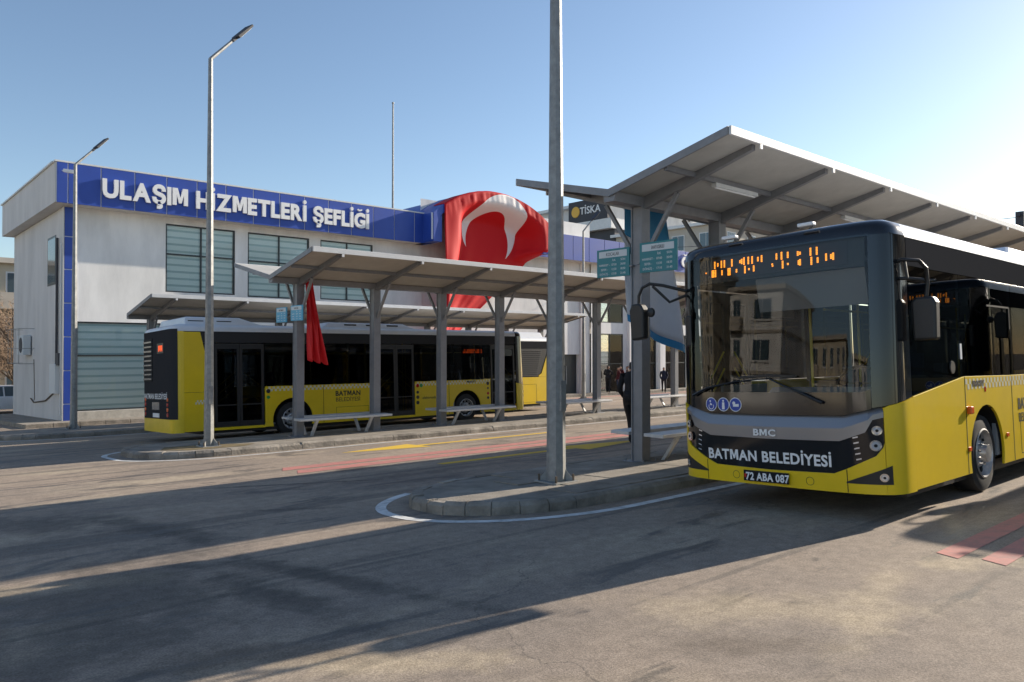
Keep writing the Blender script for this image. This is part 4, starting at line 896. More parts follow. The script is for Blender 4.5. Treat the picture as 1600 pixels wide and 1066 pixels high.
b2 = copy_tree(bus); place_bus(b2, 18.86, 21.62, math.pi); b2['label'] = 'yellow and black bus at left seen from its rear corner and door side'
for o in [c for c in b2.children if c.name.startswith('mirror_arm') and max(v.co.y for v in c.data.vertices) > 1.5]:
    for g in list(o.children): bpy.data.objects.remove(g)
    bpy.data.objects.remove(o)
b4 = copy_tree(bus); place_bus(b4, 15.1, 0.45, 0.0); b4['label'] = 'bus right of the frame, known by its shadow beside the front bus'
b3 = copy_tree(bus); place_bus(b3, 10.85, 24.65, 0.0); b3['label'] = 'bus almost hidden behind the left bus, only its yellow tail showing'

# ------------------------------------------------------------------ office building
FY, WY = 34.0, 34.85
ob = thing('office_building', 'white two storey transport office with a blue fascia and raised white letters', 'building', (0, 0, 0))
def holed_wall(name, x0, x1, z0, z1, holes, y, depth, mat, parent):
    m_ = MB(); X = sorted({x0, x1} | {h[0] for h in holes} | {h[1] for h in holes}); Z = sorted({z0, z1} | {h[2] for h in holes} | {h[3] for h in holes})
    def inh(a, c): return any(h[0] < a < h[1] and h[2] < c < h[3] for h in holes)
    for a, b in zip(X, X[1:]):
        for c, d in zip(Z, Z[1:]):
            if not inh((a+b)/2, (c+d)/2): m_.add([(a, y, c), (b, y, c), (b, y, d), (a, y, d)], [(0,1,2,3)])
    for h in holes:
        a, b, c, d = h
        m_.add([(a,y,c),(b,y,c),(b,y,d),(a,y,d),(a,y+depth,c),(b,y+depth,c),(b,y+depth,d),(a,y+depth,d)], [(0,4,5,1),(1,5,6,2),(2,6,7,3),(3,7,4,0)])
    return m_.build(name, mat, parent, recalc=False)
def window(parent, a, b, c, d, y, vs_, hs_, blind=True, dark_below=None):
    f = MB(); t = 0.06
    f.box(a, a+t, y-0.03, y+0.05, c, d).box(b-t, b, y-0.03, y+0.05, c, d).box(a+t, b-t, y-0.03, y+0.05, c, c+t).box(a+t, b-t, y-0.03, y+0.05, d-t, d)
    xs_ = [a+t]+[a+(b-a)*v for v in vs_]+[b-t]; zs_ = [c+t]+[c+(d-c)*h for h in hs_]+[d-t]
    for v in xs_[1:-1]: f.box(v-t/2, v+t/2, y-0.025, y+0.045, c+t, d-t)
    for h in zs_[1:-1]:
        for q0, q1 in zip(xs_, xs_[1:]): f.box(q0+(t/2 if q0 != xs_[0] else 0), q1-(t/2 if q1 != xs_[-1] else 0), y-0.022, y+0.042, h-t/2, h+t/2)
    fr = f.build('window', M['frame_dark'], parent)
    for i in range(len(xs_)-1):
        for j in range(len(zs_)-1):
            MB().box(xs_[i]+0.01, xs_[i+1]-0.01, y+0.004, y+0.010, zs_[j]+0.01, zs_[j+1]-0.01).build('pane', M['win_glass'], fr)
    zb = c if dark_below is None else dark_below
    if blind:
        for i in range(len(xs_)-1): MB().box(xs_[i]+0.02, xs_[i+1]-0.02, y+0.05, y+0.054, zb+0.02, d-0.02).build('blind', M['blind'], fr)
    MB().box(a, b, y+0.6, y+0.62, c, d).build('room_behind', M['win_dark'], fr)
    return fr
ZG = -1.45; ZF0, ZF1 = 7.38, 9.0
upL = [(10.85, 13.9, 4.15, 7.12), (14.5, 17.6, 4.1, 7.12), (18.2, 21.2, 4.15, 7.12)]
dnL = [(7.42, 13.9, -0.86, 2.78), (14.5, 17.6, -0.86, 2.78), (18.2, 21.2, -0.86, 2.78)]
holed_wall('front_wall', 6.97, 24.3, ZG, ZF0+0.02, upL+dnL, WY, 0.16, M['wall'], ob)
for h in upL: window(ob, *h, WY+0.06, (0.5,), (0.56,))
for i, h in enumerate(dnL): window(ob, *h, WY+0.06, (0.45, 0.5) if i == 0 else (0.5,), (0.62,))
MB().box(7.42, 10.9, WY-0.03, WY+0.1, ZG, -0.87).build('plinth', M['plinth'], ob)
# left gable wall
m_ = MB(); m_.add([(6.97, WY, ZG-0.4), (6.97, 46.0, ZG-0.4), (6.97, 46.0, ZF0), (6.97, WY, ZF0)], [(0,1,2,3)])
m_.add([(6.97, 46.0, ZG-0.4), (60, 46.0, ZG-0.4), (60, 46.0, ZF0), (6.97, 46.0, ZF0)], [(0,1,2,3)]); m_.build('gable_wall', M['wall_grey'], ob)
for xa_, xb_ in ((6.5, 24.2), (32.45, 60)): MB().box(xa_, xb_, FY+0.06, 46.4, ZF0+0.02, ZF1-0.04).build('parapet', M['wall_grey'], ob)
MB().box(6.46, 24.6, FY+0.0, FY+0.4, ZF1-0.035, ZF1+0.03).build('coping', M['edge_white'], ob); MB().box(6.42, 6.8, FY+0.4, 46.4, ZF1-0.035, ZF1+0.03).build('coping', M['edge_white'], ob)
# fascia panels
jx = [6.52, 6.92]+[8.10+1.262*k for k in range(13)]+[24.35]
def fascia(jx):
    for a, b in zip(jx, jx[1:]): MB().box(a+0.022, b-0.022, FY-0.0, FY+0.055, ZF0, ZF1-0.05).build('fascia_panel', M['blue'], ob, bevel=0.006)
    MB().box(jx[0], jx[-1], FY+0.035, FY+0.058, ZF0+0.01, ZF1-0.06).build('fascia_joint', M['white_joint'], ob)
fascia(jx)
# corner column panels
cz = [-1.38, -0.54, 0.80, 2.15, 3.50, 4.85, 6.17, 7.37]
for a, b in zip(cz, cz[1:]): MB().box(6.95, 7.36, WY-0.09, WY-0.03, a+0.02, b-0.02).build('column_panel', M['blue'], ob, bevel=0.005)
MB().box(6.94, 7.37, WY-0.055, WY-0.001, -1.38, 7.37).build('column_joint', M['white_joint'], ob)
MB().box(6.93, 6.968, WY-0.09, WY+0.12, -1.38, 7.37).build('corner_trim', M['wall_grey'], ob)
# raised letters, one object each
def letters(word, x0, x1, z, size, sx, bold):
    ws = []; mes = []
    for ch in word:
        if ch == ' ': ws.append(0.34*size); mes.append(None); continue
        me = text_mesh(ch, size, 0.05, bold, 'LEFT'); xs_ = [v.co.x for v in me.vertices]; mn, mx_ = min(xs_), max(xs_)
        for v in me.vertices: v.co.x -= mn
        ws.append((mx_-mn)+0.06*size); mes.append(me)
    k = (x1-x0)/sum(ws); x = x0
    for w, me in zip(ws, mes):
        if me:
            me.transform(Matrix(((k,0,0,0),(0,0,-1,0),(0,1,0,0),(0,0,0,1)))); me.materials.clear(); me.materials.append(M['letter'])
            obj('letter', me, ob, loc=(x, FY-0.075, z))
        x += w*k
letters('ULAŞIM HİZMETLERİ ŞEFLİĞİ', 8.12, 20.45, 8.16, 1.0, 1.0, 0.044)
# gable fittings
gw = MB(); gw.box(6.955, 6.99, 36.3, 37.9, 4.35, 6.4); gwo = gw.build('window', M['frame_dark'], ob)
MB().box(6.948, 6.954, 36.4, 37.8, 4.45, 6.3).build('pane', M['far_glass'], gwo)
for y_, nm in ((35.75, 'downpipe'),): MB().tube([(6.90, y_, 0.5), (6.90, y_, 6.2)], 0.05, 8).build(nm, M['anthracite'], ob)
MB().box(6.80, 6.965, 35.5, 36.6, -0.15, 1.05).build('meter_box', M['sign_grey'], ob, bevel=0.01)
MB().box(6.84, 6.965, 35.1, 35.6, 1.0, 1.5).build('junction_box', M['anthracite'], ob, bevel=0.01)
MB().tube([(6.94, 36.2, -0.1), (6.93, 38.0, -0.55), (6.93, 40.5, -0.75), (6.93, 41.2, -0.6)], 0.03, 6).build('cable', M['bark'], ob)
MB().tube([(6.94, 40.6, 1.2), (6.94, 40.4, -0.65)], 0.015, 5).build('cable', M['bark'], ob)
MB().tube([(6.92, 35.05, 5.9), (6.92, 35.05, -1.0)], 0.035, 6).build('conduit', M['sign_grey'], ob)
ac = thing('air_conditioner', 'small outdoor air conditioner in a wire cage on the gable wall', 'air conditioner', (6.97, 42.0, 1.35))
MB().box(-0.36, -0.04, -0.75, 0.75, 0.05, 0.95).build('casing', M['sign_grey'], ac, bevel=0.03)
MB().lathe([(0.0, 0.36), (-0.02, 0.34), (-0.02, 0.0)], (-0.362, -0.25, 0.5), 'x', 20).build('fan_grille', M['anthracite'], ac)
cg = MB()
for z in (-0.35, 0.35, 1.25): cg.tube([(0, -1.3, z), (-0.6, -1.3, z), (-0.6, 1.5, z), (0, 1.5, z)], 0.012, 5)
for y_ in (-1.3, -0.35, 0.6, 1.5): cg.tube([(-0.6, y_, -0.35), (-0.6, y_, 1.25)], 0.012, 5)
cg.build('cage', M['galv'], ac)
sc = thing('security_camera', 'white security camera at the top left corner of the fascia', 'camera', (6.72, FY-0.02, 8.62))
MB().tube([(0,0,0), (0,-0.18,-0.02)], 0.025, 8).build('arm', M['letter'], sc); MB().bar((0.0,-0.16,-0.02), (0.34,-0.30,-0.06), 0.13, 0.13).build('housing', M['letter'], sc, bevel=0.02)

# arched portal
ax, ar, rise_, zs = 28.1, 4.32, 1.62, 8.92
Rad = (ar*ar+rise_*rise_)/(2*rise_); zc_ = zs+rise_-Rad
def arcz(x): return zc_+math.sqrt(max(0.0, Rad*Rad-(x-ax)**2))
ap = MB(); N_ = 24; xsA = [ax-ar+2*ar*i/N_ for i in range(N_+1)]
fr_y, bk_y = 33.0, 42.0
vs = [(x, fr_y, arcz(x)) for x in xsA]+[(x, bk_y, arcz(x)) for x in xsA]+[(x, fr_y, arcz(x)-0.45 if 0 < i < N_ else 7.45) for i, x in enumerate(xsA)]+[(x, FY+0.9, arcz(x)-0.45 if 0 < i < N_ else 7.45) for i, x in enumerate(xsA)]
n1 = N_+1
ap.add(vs, [(i, i+1, n1+i+1, n1+i) for i in range(N_)]+[(i, i+1, 2*n1+i+1, 2*n1+i) for i in range(N_)]+[(2*n1+i, 2*n1+i+1, 3*n1+i+1, 3*n1+i) for i in range(N_)])
for xx in (ax-ar, ax+ar): ap.add([(xx, fr_y, 7.45), (xx, FY+0.9, 7.45), (xx, FY+0.9, zs), (xx, fr_y, zs)], [(0,1,2,3)])
ap.build('arched_portal', M['blue'], ob, smooth=40)
for xx in (23.80, 32.40): MB().box(min(xx, xx+(0.55 if xx < 28 else -0.55)), max(xx, xx+(0.55 if xx < 28 else -0.55)), 33.05, WY-0.002, 7.40, 8.9).build('portal_cheek', M['blue'], ob)
MB().box(23.70, 23.775, fr_y+0.06, fr_y+0.12, 7.5, 8.9).build('cheek_trim', M['white_joint'], ob)
holed_wall('portal_wall', 24.3, 38.0, ZG, 10.0, [(35.2, 37.0, ZG, 1.35)], WY+0.12, 0.4, M['wall'], ob)
dr = MB().box(35.2, 37.0, WY+0.4, WY+0.46, ZG, 1.35).build('door', M['frame_dark'], ob); MB().box(36.0, 36.06, WY+0.36, WY+0.40, -0.6, 0.6).build('handle', M['galv'], dr)
MB().box(37.02, 37.35, WY-0.05, WY+0.1, ZG, 7.4).build('pilaster', M['wall'], ob)
# right wing
wx0 = 38.0; upR = [(38.55, 41.3, 3.5, 5.6), (43.0, 45.0, 3.5, 5.6), (45.9, 48.6, 3.5, 5.6)]; dnR = [(38.55, 41.3, ZG+0.1, 2.75), (43.0, 45.0, ZG+0.1, 2.75), (45.9, 48.6, ZG+0.1, 2.75), (50, 53, ZG+0.1, 2.75)]
holed_wall('front_wall', wx0, 60, ZG, ZF0+0.02, upR+dnR, WY, 0.16, M['wall'], ob)
for h in upR: window(ob, *h, WY+0.06, (0.5,), ())
for h in dnR: window(ob, *h, WY+0.06, (0.5,), (0.5,), dark_below=0.6)
for xx in (42.0, 45.45): MB().box(xx-0.3, xx+0.3, WY-0.25, WY-0.01, ZG, 7.36).build('pilaster', M['wall'], ob)
fascia([32.5]+[33.9+1.5*k for k in range(18)])
letters('Ğ', 46.75, 47.75, 8.15, 1.0, 1.0, 0.052)

# draped flag
fl = MB(); NU, NV = 70, 90; xl_, xr_ = 24.45, 32.1
def right_edge(z):
    pts = [(0.0, 25.5), (2.6, 26.6), (3.17, 27.1), (4.36, 28.5), (5.08, 29.3), (6.83, 31.5), (7.66, 32.25), (9.2, 32.3), (11, 32.3)]
    for (a, xa), (b, xb) in zip(pts, pts[1:]):
        if a <= z <= b: return xa+(xb-xa)*(z-a)/(b-a)
    return pts[-1][1]
def sst(a, b, x): t = max(0, min(1, (x-a)/(b-a))); return t*t*(3-2*t)
def flag_pt(u, v):
    xt = xl_+(xr_-xl_)*u; zt = arcz(xt)+0.03
    if v < 0.14:                                     # lies over the vault
        f = v/0.14; return (xt, fr_y+1.0-1.04*f, zt+0.006*math.sin(xt*7.3+2.1*math.sin(xt*1.9))*f)
    f = (v-0.14)/0.86; z = zt+(1.6-zt)*f
    xr = right_edge(z); x = xl_+0.12*math.sin(f*5)*f+(xr-xl_)*u
    dist = zt-z; inw = sst(0.55, 1.6, dist)*sst(0.12, 0.30, u)*1.45*(1-0.25*sst(6, 8.5, dist))*(1-sst(0.80, 0.96, u)*sst(6.9, 7.6, z))
    fold = 0.035*math.sin(u*46+f*3)*(0.25+f)*(1-0.75*sst(0.2, 0.45, u)) + 0.07*math.sin(u*19-f*4)*sst(0.05, 0.4, f)*(1-sst(0.25, 0.5, u)*0.6)
    fold += (0.010*math.sin(x*17+3*math.sin(z*1.3))+0.016*math.sin(x*7.3+2.1*math.sin(x*1.9)))*sst(1.2, 0.3, dist)*sst(0.0, 0.25, dist)
    return (x, fr_y-0.05+inw+fold, z)
fl.grid(flag_pt, NU, NV)
m, n, l, b = new_mat('flag_cloth'); tc = n.new('ShaderNodeTexCoord'); sp = n.new('ShaderNodeSeparateXYZ'); l.new(tc.outputs['Object'], sp.inputs[0])
def node_ellipse(cx, cz, rx, rz):
    def mth(op, a, b_=None):
        q = n.new('ShaderNodeMath'); q.operation = op
        for i, v in enumerate((a, b_)):
            if v is None: continue
            if isinstance(v, (int, float)): q.inputs[i].default_value = v
            else: l.new(v, q.inputs[i])
        return q.outputs[0]
    a = mth('DIVIDE', mth('SUBTRACT', sp.outputs['X'], cx), rx); c = mth('DIVIDE', mth('SUBTRACT', sp.outputs['Z'], cz), rz)
    return mth('LESS_THAN', mth('ADD', mth('MULTIPLY', a, a), mth('MULTIPLY', c, c)), 1.0), mth
e1, mth = node_ellipse(28.72, 8.55, 2.05, 1.93); e2, _ = node_ellipse(28.58, 7.86, 1.62, 1.72)
msk = mth('MULTIPLY', e1, mth('SUBTRACT', 1.0, e2))
mx = n.new('ShaderNodeMix'); mx.data_type = 'RGBA'; l.new(msk, mx.inputs['Factor']); mx.inputs['A'].default_value = (0.55, 0.005, 0.010, 1); mx.inputs['B'].default_value = (0.80, 0.76, 0.76, 1)
l.new(mx.outputs['Result'], b.inputs['Base Color']); b.inputs['Roughness'].default_value = 0.6; b.inputs['Specular IOR Level'].default_value = 0.25
o = fl.build('draped_flag', m, smooth=70); tag(o, 'huge red flag with a white crescent draped over the arched portal', 'flag')
sd = o.modifiers.new('solid', 'SOLIDIFY'); sd.thickness = 0.01
# ------------------------------------------------------------------ background buildings
def apartment(label, x0, x1, y0, y1, z0, floors, fh, wall, trim, faces, pitch=3.2, ww=1.5, wh=1.5, balcony=True, seed=1, roof=None):
    root = thing('apartment_building', label, 'building', ((x0+x1)/2, (y0+y1)/2, z0)); hx, hy = (x1-x0)/2, (y1-y0)/2; H = floors*fh
    MB().box(-hx, hx, -hy, hy, 0, H).build('wall', M[wall], root)
    MB().box(-hx-0.5, hx+0.5, -hy-0.5, hy+0.5, H, H+0.35).build('roof', M[roof or trim], root)
    for k in range(1, floors): MB().box(-hx-0.12, hx+0.12, -hy-0.12, hy+0.12, k*fh-0.12, k*fh+0.12).build('floor_band', M[trim], root)
    w = MB().box(-ww/2-0.1, ww/2+0.1, -0.06, 0.02, -0.1, wh+0.1).box(-ww/2-0.16, ww/2+0.16, -0.16, 0.02, -0.18, -0.1).mesh('window', M['edge_white'])
    p = MB().box(-ww/2, -0.03, -0.075, -0.062, 0, wh).box(0.03, ww/2, -0.075, -0.062, 0, wh).mesh('pane', M['far_glass'])
    bl = MB().box(-1.3, 1.3, -1.1, 0.0, -0.15, 0.0).box(-1.3, 1.3, -1.1, -1.04, 0, 0.95).box(-1.3, -1.24, -1.04, 0, 0, 0.95).box(1.24, 1.3, -1.04, 0, 0, 0.95).mesh('balcony', M[trim])
    rnd = random.Random(seed)
    for face in faces:
        ln, rz = {'-x': (2*hy, -90), '+x': (2*hy, 90), '-y': (2*hx, 0), '+y': (2*hx, 180)}[face]
        n_ = max(1, int(ln/pitch))
        for i in range(n_):
            t = -ln/2+(i+0.5)*ln/n_
            for k in range(floors):
                loc = {'-x': (-hx, -t, 0), '+x': (hx, t, 0), '-y': (t, -hy, 0), '+y': (-t, hy, 0)}[face]
                q = obj('window', w, root, loc=(loc[0], loc[1], k*fh+0.95)); q.rotation_euler = (0, 0, R(rz)); obj('pane', p, q)
                if balcony and k > 0 and i % 3 == 1:
                    q = obj('balcony', bl, root, loc=(loc[0], loc[1], k*fh+0.12)); q.rotation_euler = (0, 0, R(rz))
    return root
# modern block with the sign, right of the flag
tb = apartment('modern grey and beige block with a dark sign box behind the office roof', 75, 96, 49, 64.5, gz(45), 5, 3.55, 'stone', 'edge_white', ('-x', '-y'), 3.6, 1.6, 1.7, seed=3)
hx, hy = 10.5, 7.75; zb = -gz(45)
MB().box(-hx-0.2, hx, hy-0.0, hy+11.5, 0, 17.6+zb-0.4).build('dark_wing', M['anthracite'], tb)
for y_ in (hy+1.6, hy+5.8):
    for k in (3, 4):
        w_ = MB().box(-hx-0.32, -hx-0.2, y_, y_+1.8, k*3.55+1.1, k*3.55+2.9).build('window', M['edge_white'], tb); MB().box(-hx-0.35, -hx-0.325, y_+0.1, y_+1.7, k*3.55+1.2, k*3.55+2.8).build('pane', M['far_glass'], w_)
MB().box(-hx-1.1, hx, hy-0.2, hy+19, 17.2+zb, 18.5+zb).build('roof_parapet', M['edge_white'], tb)
MB().box(-hx+1.0, hx, hy+2.0, hy+16.5, 18.5+zb, 21.0+zb).build('penthouse', M['wall_grey'], tb); MB().box(-hx+0.2, hx, hy+1.2, hy+18, 21.0+zb, 21.4+zb).build('penthouse_roof', M['edge_white'], tb)
sb = MB().box(-hx-0.9, -hx-0.4, hy+0.6, hy+7.5, 18.6+zb, 21.4+zb).box(-hx-0.9, -hx-0.4, hy+6.9, hy+7.5, 17.4+zb, 18.6+zb).build('sign_box', M['anthracite'], tb)
MB().lathe([(0.0, 0.75), (-0.06, 0.7), (-0.06, 0.0)], (-hx-0.91, hy+6.2, 20.0+zb), 'x', 16).build('sign_emblem', M['gold'], sb)
text_obj('sign_name', 'TİSKA', 1.35, M['letter'], sb, (-hx-0.95, hy+3.55, 20.05+zb), '-x', 0.03, 0.01, sx=1.0)
# pale block far left behind the gable
apartment('beige apartment block at the far left edge behind the gable wall', -6.0, 11.5, 62, 76, gz(45), 3, 3.1, 'cream', 'stone', ('-y', '+x'), 3.0, seed=5)
apartment('distant white apartment block at the far left edge', -6, 11.8, 96, 110, gz(45), 4, 3.1, 'wall', 'wall_grey', ('-y', '+x'), 3.0, seed=6, balcony=False)
# blocks behind the photographer's left: seen mirrored in the windscreen of the front bus
for i, (x0, x1, y0, y1, fl_, w_, t_) in enumerate([(-62, -48, 12, 30, 3, 'cream', 'stone'), (-47, -36, 29, 36, 4, 'wall', 'stone'), (-44, -30, 40, 56, 5, 'cream', 'stone'), (-52, -40, -9, 6, 2, 'wall_grey', 'cream')]):
    apartment(['low cream apartment block across the street mirrored in the windscreen', 'narrow white apartment block mirrored in the middle of the windscreen', 'tall cream apartment block mirrored at the windscreen edge', 'grey apartment block across the street behind the camera'][i], x0, x1, y0, y1, gz(y0)-0.3, fl_, 3.1, w_, t_, ('+x',), 3.1, seed=20+i)
for i, (x0, x1, y0, y1, fl_, w_, t_) in enumerate([(34, 50, -46, -34, 5, 'cream', 'stone'), (56, 76, -50, -36, 4, 'stone', 'edge_white')]):
    apartment(['cream apartment block behind the camera mirrored in the left bus', 'beige apartment block behind the camera mirrored in the bus windows'][i], x0, x1, y0, y1, 0.2, fl_, 3.1, w_, t_, ('+y',), 3.3, seed=30+i)

# ------------------------------------------------------------------ trees
def tree(label, x, y, z, H, rad, leafy=True, seed=1, nleaf=2600, name='tree'):
    rnd = random.Random(seed); root = thing(name, label, 'tree', (x, y, z)); t = MB()
    t.tube([(0,0,-0.2), (0.05,0.03,H*0.35), (-0.03,0.08,H*0.7)], [H*0.03, H*0.022, H*0.008], 8); tips = []
    for k in range(26):
        a = rnd.uniform(0, 6.28); h = H*rnd.uniform(0.25, 0.68); L = rad*rnd.uniform(0.6, 1.0); q = Vector((math.cos(a)*L, math.sin(a)*L, h+rad*rnd.uniform(0.3, 1.1))); m1 = Vector((q.x*0.45, q.y*0.45, (h+q.z)/2-0.05))
        t.tube([(0, 0, h), m1, q], [H*0.010, H*0.006, H*0.002], 5, False); tips.append((m1, q))
    t.build('trunk', M['bark'], root)
    c = MB()
    for k in range(nleaf):
        m1, q = rnd.choice(tips); f = rnd.random(); p = m1.lerp(q, f)+Vector((rnd.gauss(0, 1), rnd.gauss(0, 1), rnd.gauss(0, 0.8)))*rad*0.16
        if leafy:
            s = rnd.uniform(0.08, 0.17); u = Vector((rnd.gauss(0,1), rnd.gauss(0,1), rnd.gauss(0,1))).normalized(); w = u.orthogonal().normalized()
            c.add([p-u*s, p+w*s*0.5, p+u*s, p-w*s*0.5], [(0,1,2,3)])
        else:
            u = Vector((rnd.gauss(0,1), rnd.gauss(0,1), abs(rnd.gauss(0.5,1)))).normalized()*rnd.uniform(0.25, 0.6); w = u.orthogonal().normalized()*0.018
            c.add([p-w, p+w, p+u], [(0,1,2)])
    c.build('crown', M['leaf'] if leafy else M['twig'], root, recalc=False)
tree('bare brown shrubby tree at the left edge beside the gable', 8.2, 54, gz(45), 5.6, 2.3, False, 3, 3500)
tree('bare brown tree farther left behind the parked car', 9.2, 58, gz(45), 6.2, 2.6, False, 4, 3500)
for i, (x, y, H) in enumerate([(42.3, 14.0, 8.6), (46.6, 14.2, 8.7), (51.5, 15.5, 8.2)]):
    tree(['dark evergreen tree whose tip shows above the nearest canopy edge', 'second dark evergreen tip above the canopy, nearer the frame edge', 'low evergreen tree hidden behind the front bus'][i], x, y, gz(y), H, 1.9, True, 11+i, 2600, 'evergreen_tree')
up = thing('utility_pole', 'dark pole with a cable at the right edge above the canopy', 'pole', (52.9, 14.0, gz(14)))
MB().box(-0.22, 0.22, -0.22, 0.22, 0, 10.4).build('pole', M['anthracite'], up); MB().box(-0.5, 0.5, -0.06, 0.06, 10.1, 10.25).build('crossarm', M['anthracite'], up)
MB().tube([(0, 0, 10.1), (-3, 6, 9.6), (-6, 14, 9.4), (-9, 24, 9.7)], 0.02, 5).build('cable', M['anthracite'], up)

# ------------------------------------------------------------------ parked car at the left edge
cr = thing('parked_car', 'pale silver car parked beyond the gable wall at the left edge', 'car', (7.3, 49.3, gz(45)), R(4))
def car_section(x):
    pts = [(-2.1, 0.62, 0.75), (-1.95, 0.80, 0.80), (-1.2, 0.95, 0.86), (1.2, 0.92, 0.86), (2.0, 0.78, 0.82), (2.15, 0.62, 0.72)]
    for a, b in zip(pts, pts[1:]):
        if a[0] <= x <= b[0]: f = (x-a[0])/(b[0]-a[0]); return a[1]+(b[1]-a[1])*f, a[2]+(b[2]-a[2])*f
    return pts[-1][1:]
m_ = MB(); xs_ = [-2.1, -1.95, -1.5, -0.8, 0, 0.8, 1.4, 2.0, 2.15]; vs = []
for x in xs_:
    h, w = car_section(x); vs += [(x, -w*0.94, 0.22), (x, -w, 0.5), (x, -w*0.97, h-0.06), (x, -w*0.8, h), (x, w*0.8, h), (x, w*0.97, h-0.06), (x, w, 0.5), (x, w*0.94, 0.22)]
m_.add(vs, [(i*8+k, i*8+(k+1)%8, (i+1)*8+(k+1)%8, (i+1)*8+k) for i in range(len(xs_)-1) for k in range(8)]+[tuple(range(8))[::-1], tuple((len(xs_)-1)*8+k for k in range(8))])
m_.build('body', M['bus_white'], cr, smooth=40, bevel=0.02)
g = MB(); g.add([(-1.75, -0.74, 0.9), (1.0, -0.74, 0.92), (1.0, 0.74, 0.92), (-1.75, 0.74, 0.9), (-1.2, -0.58, 1.42), (0.25, -0.58, 1.44), (0.25, 0.58, 1.44), (-1.2, 0.58, 1.42)], [(0,3,2,1),(4,5,6,7),(0,1,5,4),(1,2,6,5),(2,3,7,6),(3,0,4,7)]); gh = g.build('window_glass', M['far_glass'], cr, bevel=0.03)
MB().box(-1.22, 0.27, -0.6, 0.6, 1.42, 1.47).build('roof', M['bus_white'], cr, bevel=0.03)
for s in (-1, 1):
    for xx in (-1.75, 1.0): MB().bar((xx, s*0.745, 0.91), ((-1.2 if xx < 0 else 0.25), s*0.59, 1.44), 0.06, 0.05).build('roof_pillar', M['bus_white'], cr)
    MB().bar((-0.4, s*0.75, 0.9), (-0.42, s*0.60, 1.43), 0.06, 0.04).build('roof_pillar', M['bus_white'], cr)
    for xx in (-1.3, 1.3):
        w_ = MB().lathe([(s*0.0, 0.2), (0, 0.29), (-s*0.03, 0.32), (-s*0.18, 0.32), (-s*0.2, 0.1)], (xx, s*0.88, 0.32), 'y', 22).build('wheel', M['tyre'], cr, smooth=40); MB().lathe([(0.004*s, 0.2), (0.02*s, 0.05), (0.02*s, 0.0)], (xx, s*0.88, 0.32), 'y', 16).build('rim', M['rim'], w_)
    MB().box(-2.12, -2.02, s*0.62-0.12, s*0.62+0.12, 0.55, 0.68).build('tail_light', M['red_lens'], cr); MB().box(2.08, 2.17, s*0.55-0.14, s*0.55+0.14, 0.52, 0.62).build('headlight', M['lens'], cr)

